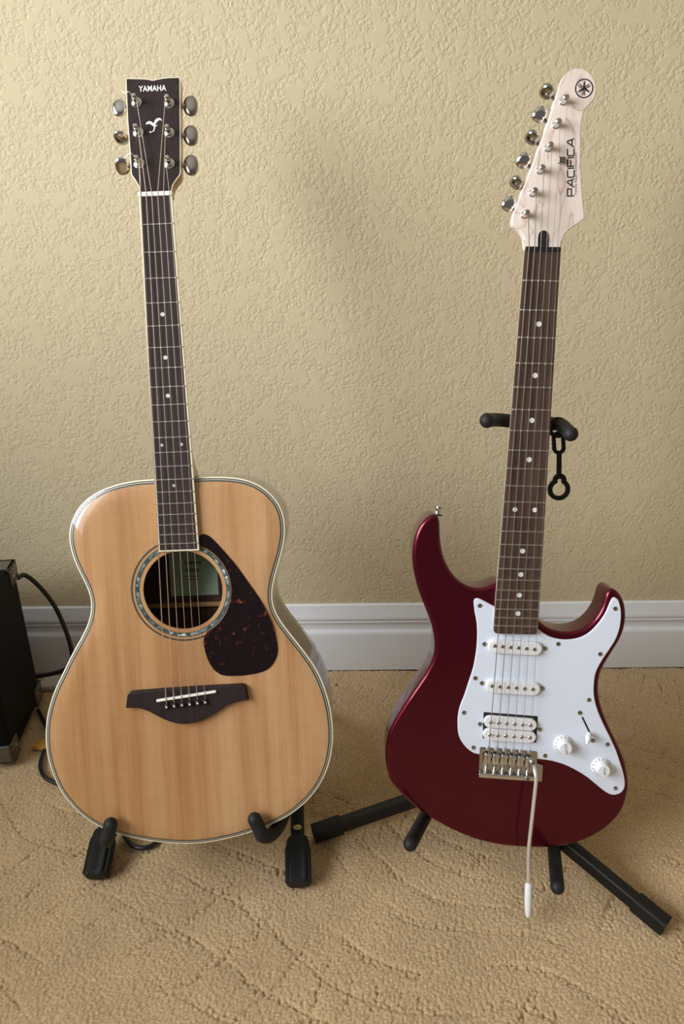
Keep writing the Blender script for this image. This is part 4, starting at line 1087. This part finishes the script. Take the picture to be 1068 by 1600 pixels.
# ================================================================== amplifier at the edge of the picture
b0 = on_floor(65, 1086, .012); b1 = on_floor(21, 1190, .012)
dv = (b0 - b1); dep = dv.length; dv.normalize(); rv = Vector((dv.y, -dv.x, 0)).normalized()     # depth towards the wall, right side normal
AM = Matrix(((rv.x, dv.x, 0, b1.x), (rv.y, dv.y, 0, b1.y), (0, 0, 1, 0), (0, 0, 0, 1)))
amp = empty('amplifier', AM, 'black covered amplifier cabinet with capped corners beside the acoustic guitar', 'amplifier')
tp = on_y(33, 876, b0.y); AH_ = tp.z
WA = .36
MB().box(-WA, 0, 0, dep, .012, AH_, .010).build('cabinet', M_TOLEX, amp)
for zx in (-WA, 0):
    for yy in (0, dep):
        for zz in (.012, AH_):
            sx = 1 if zx < -.1 else -1; sy = 1 if yy == 0 else -1; sz = 1 if zz < .1 else -1
            g = MB(); e = .0022; Lc = .034
            bx = sorted((zx - sx * e, zx + sx * Lc)); byy = sorted((yy - sy * e, yy + sy * Lc)); bz2 = sorted((zz - sz * e, zz + sz * Lc))
            # three petals hugging the corner
            for ax_ in range(3):
                lim = [list(bx), list(byy), list(bz2)]
                sg = (sx, sy, sz)[ax_]; base = (zx, yy, zz)[ax_]
                lim[ax_] = sorted((base - sg * e, base + sg * .004))
                g.box(*lim[0], *lim[1], *lim[2], .0014)
            c = g.build('corner_cap', M_CORNER, amp); c['label'] = 'glossy corner cap'
            rv2 = Matrix.Translation((zx - sx * e * 1.1, yy + sy * .020, zz + sz * .020)) @ Matrix.Rotation(-sx * math.pi / 2, 4, 'Y')
            MB().lathe([(.0028, -.0005), (.0028, .0004), (.0015, .0011)], 12, rv2).build('rivet', M_STEEL, c)
for zx in (-WA + .04, -.04):
    for yy in (.04, dep - .04):
        MB().lathe([(.012, .0), (.014, .0125)], 16, Matrix.Translation((zx, yy, .0))).build('foot', M_RUBBER, amp)
MB().box(-WA + .03, -.03, -.003, .004, .05, AH_ - .08, .002).build('speaker_grille', M_GRILLE, amp)
MB().box(-WA + .03, -.03, -.003, .004, AH_ - .07, AH_ - .02, .002).build('control_panel', M_CORNER, amp)
MB().tube(catmull([(-WA / 2 - .09, dep / 2, AH_), (-WA / 2 - .07, dep / 2, AH_ + .022), (-WA / 2, dep / 2, AH_ + .028), (-WA / 2 + .07, dep / 2, AH_ + .022), (-WA / 2 + .09, dep / 2, AH_)], False, 5), .007, 10).build('carry_handle', M_RUBBER, amp)
# cables
def cable(name, pts, r_, label):
    p = [Vector(q) for q in pts]; o0 = Vector((p[0].x, p[0].y, 0))
    o = MB().tube(catmull([tuple(q) for q in p], False, 6), r_, 10).build(name, M_CABLE); 
    return tag(o, label, 'cable')
yk_ = b0.y + .020
cable('power_cable', [on_y(28, 903, b0.y + .006), on_y(40, 899, yk_), on_y(62, 917, yk_ + .004), on_y(84, 945, yk_ + .006), on_y(100, 978, yk_ + .006), on_y(111, 1012, yk_ + .003), on_y(112, 1035, yk_),
      on_y(100, 1047, yk_ - .004), on_y(80, 1053, yk_ - .006), on_y(62, 1056, yk_ - .008), on_y(40, 1062, yk_ - .006)], .0042, 'thick black cable arching from the back of the amplifier against the baseboard')
fz = .0042
cable('instrument_cable', [on_floor(60, 1110, fz), on_floor(78, 1150, fz), on_floor(68, 1176, fz), on_floor(63, 1196, fz), on_floor(69, 1213, fz), on_floor(86, 1223, fz), on_floor(120, 1236, fz), on_floor(165, 1268, fz),
      on_floor(190, 1300, fz), on_floor(203, 1318, fz), on_floor(220, 1325, fz), on_floor(240, 1319, fz), on_floor(262, 1292, fz), on_floor(300, 1262, fz)], .0036, 'black cable looping over the carpet under the acoustic guitar')
# small things on the carpet beside the amplifier
q = on_floor(86, 1072, 0)
t = MB(); t.prism(round_corners([(-.030, -.020), (.024, -.012), (.020, .018), (-.022, .022)], .004), 0, .012, .003, rings=2)
o = t.build('wall_adapter', M_GREYPAPER); o.location = (q.x, q.y, .0005); tag(o, 'small pale grey piece lying on the carpet between amplifier and acoustic guitar', 'adapter')
q = on_floor(66, 1166, 0)
t = MB(); t.prism(round_corners([(-.016, -.010), (.014, -.016), (.018, .010), (-.008, .014)], .005), 0, .008, .0025, rings=2)
o = t.build('cable_tag', M_YELLOW); o.location = (q.x, q.y, .0005); tag(o, 'small amber piece on the carpet beside the looped cable', 'tag')
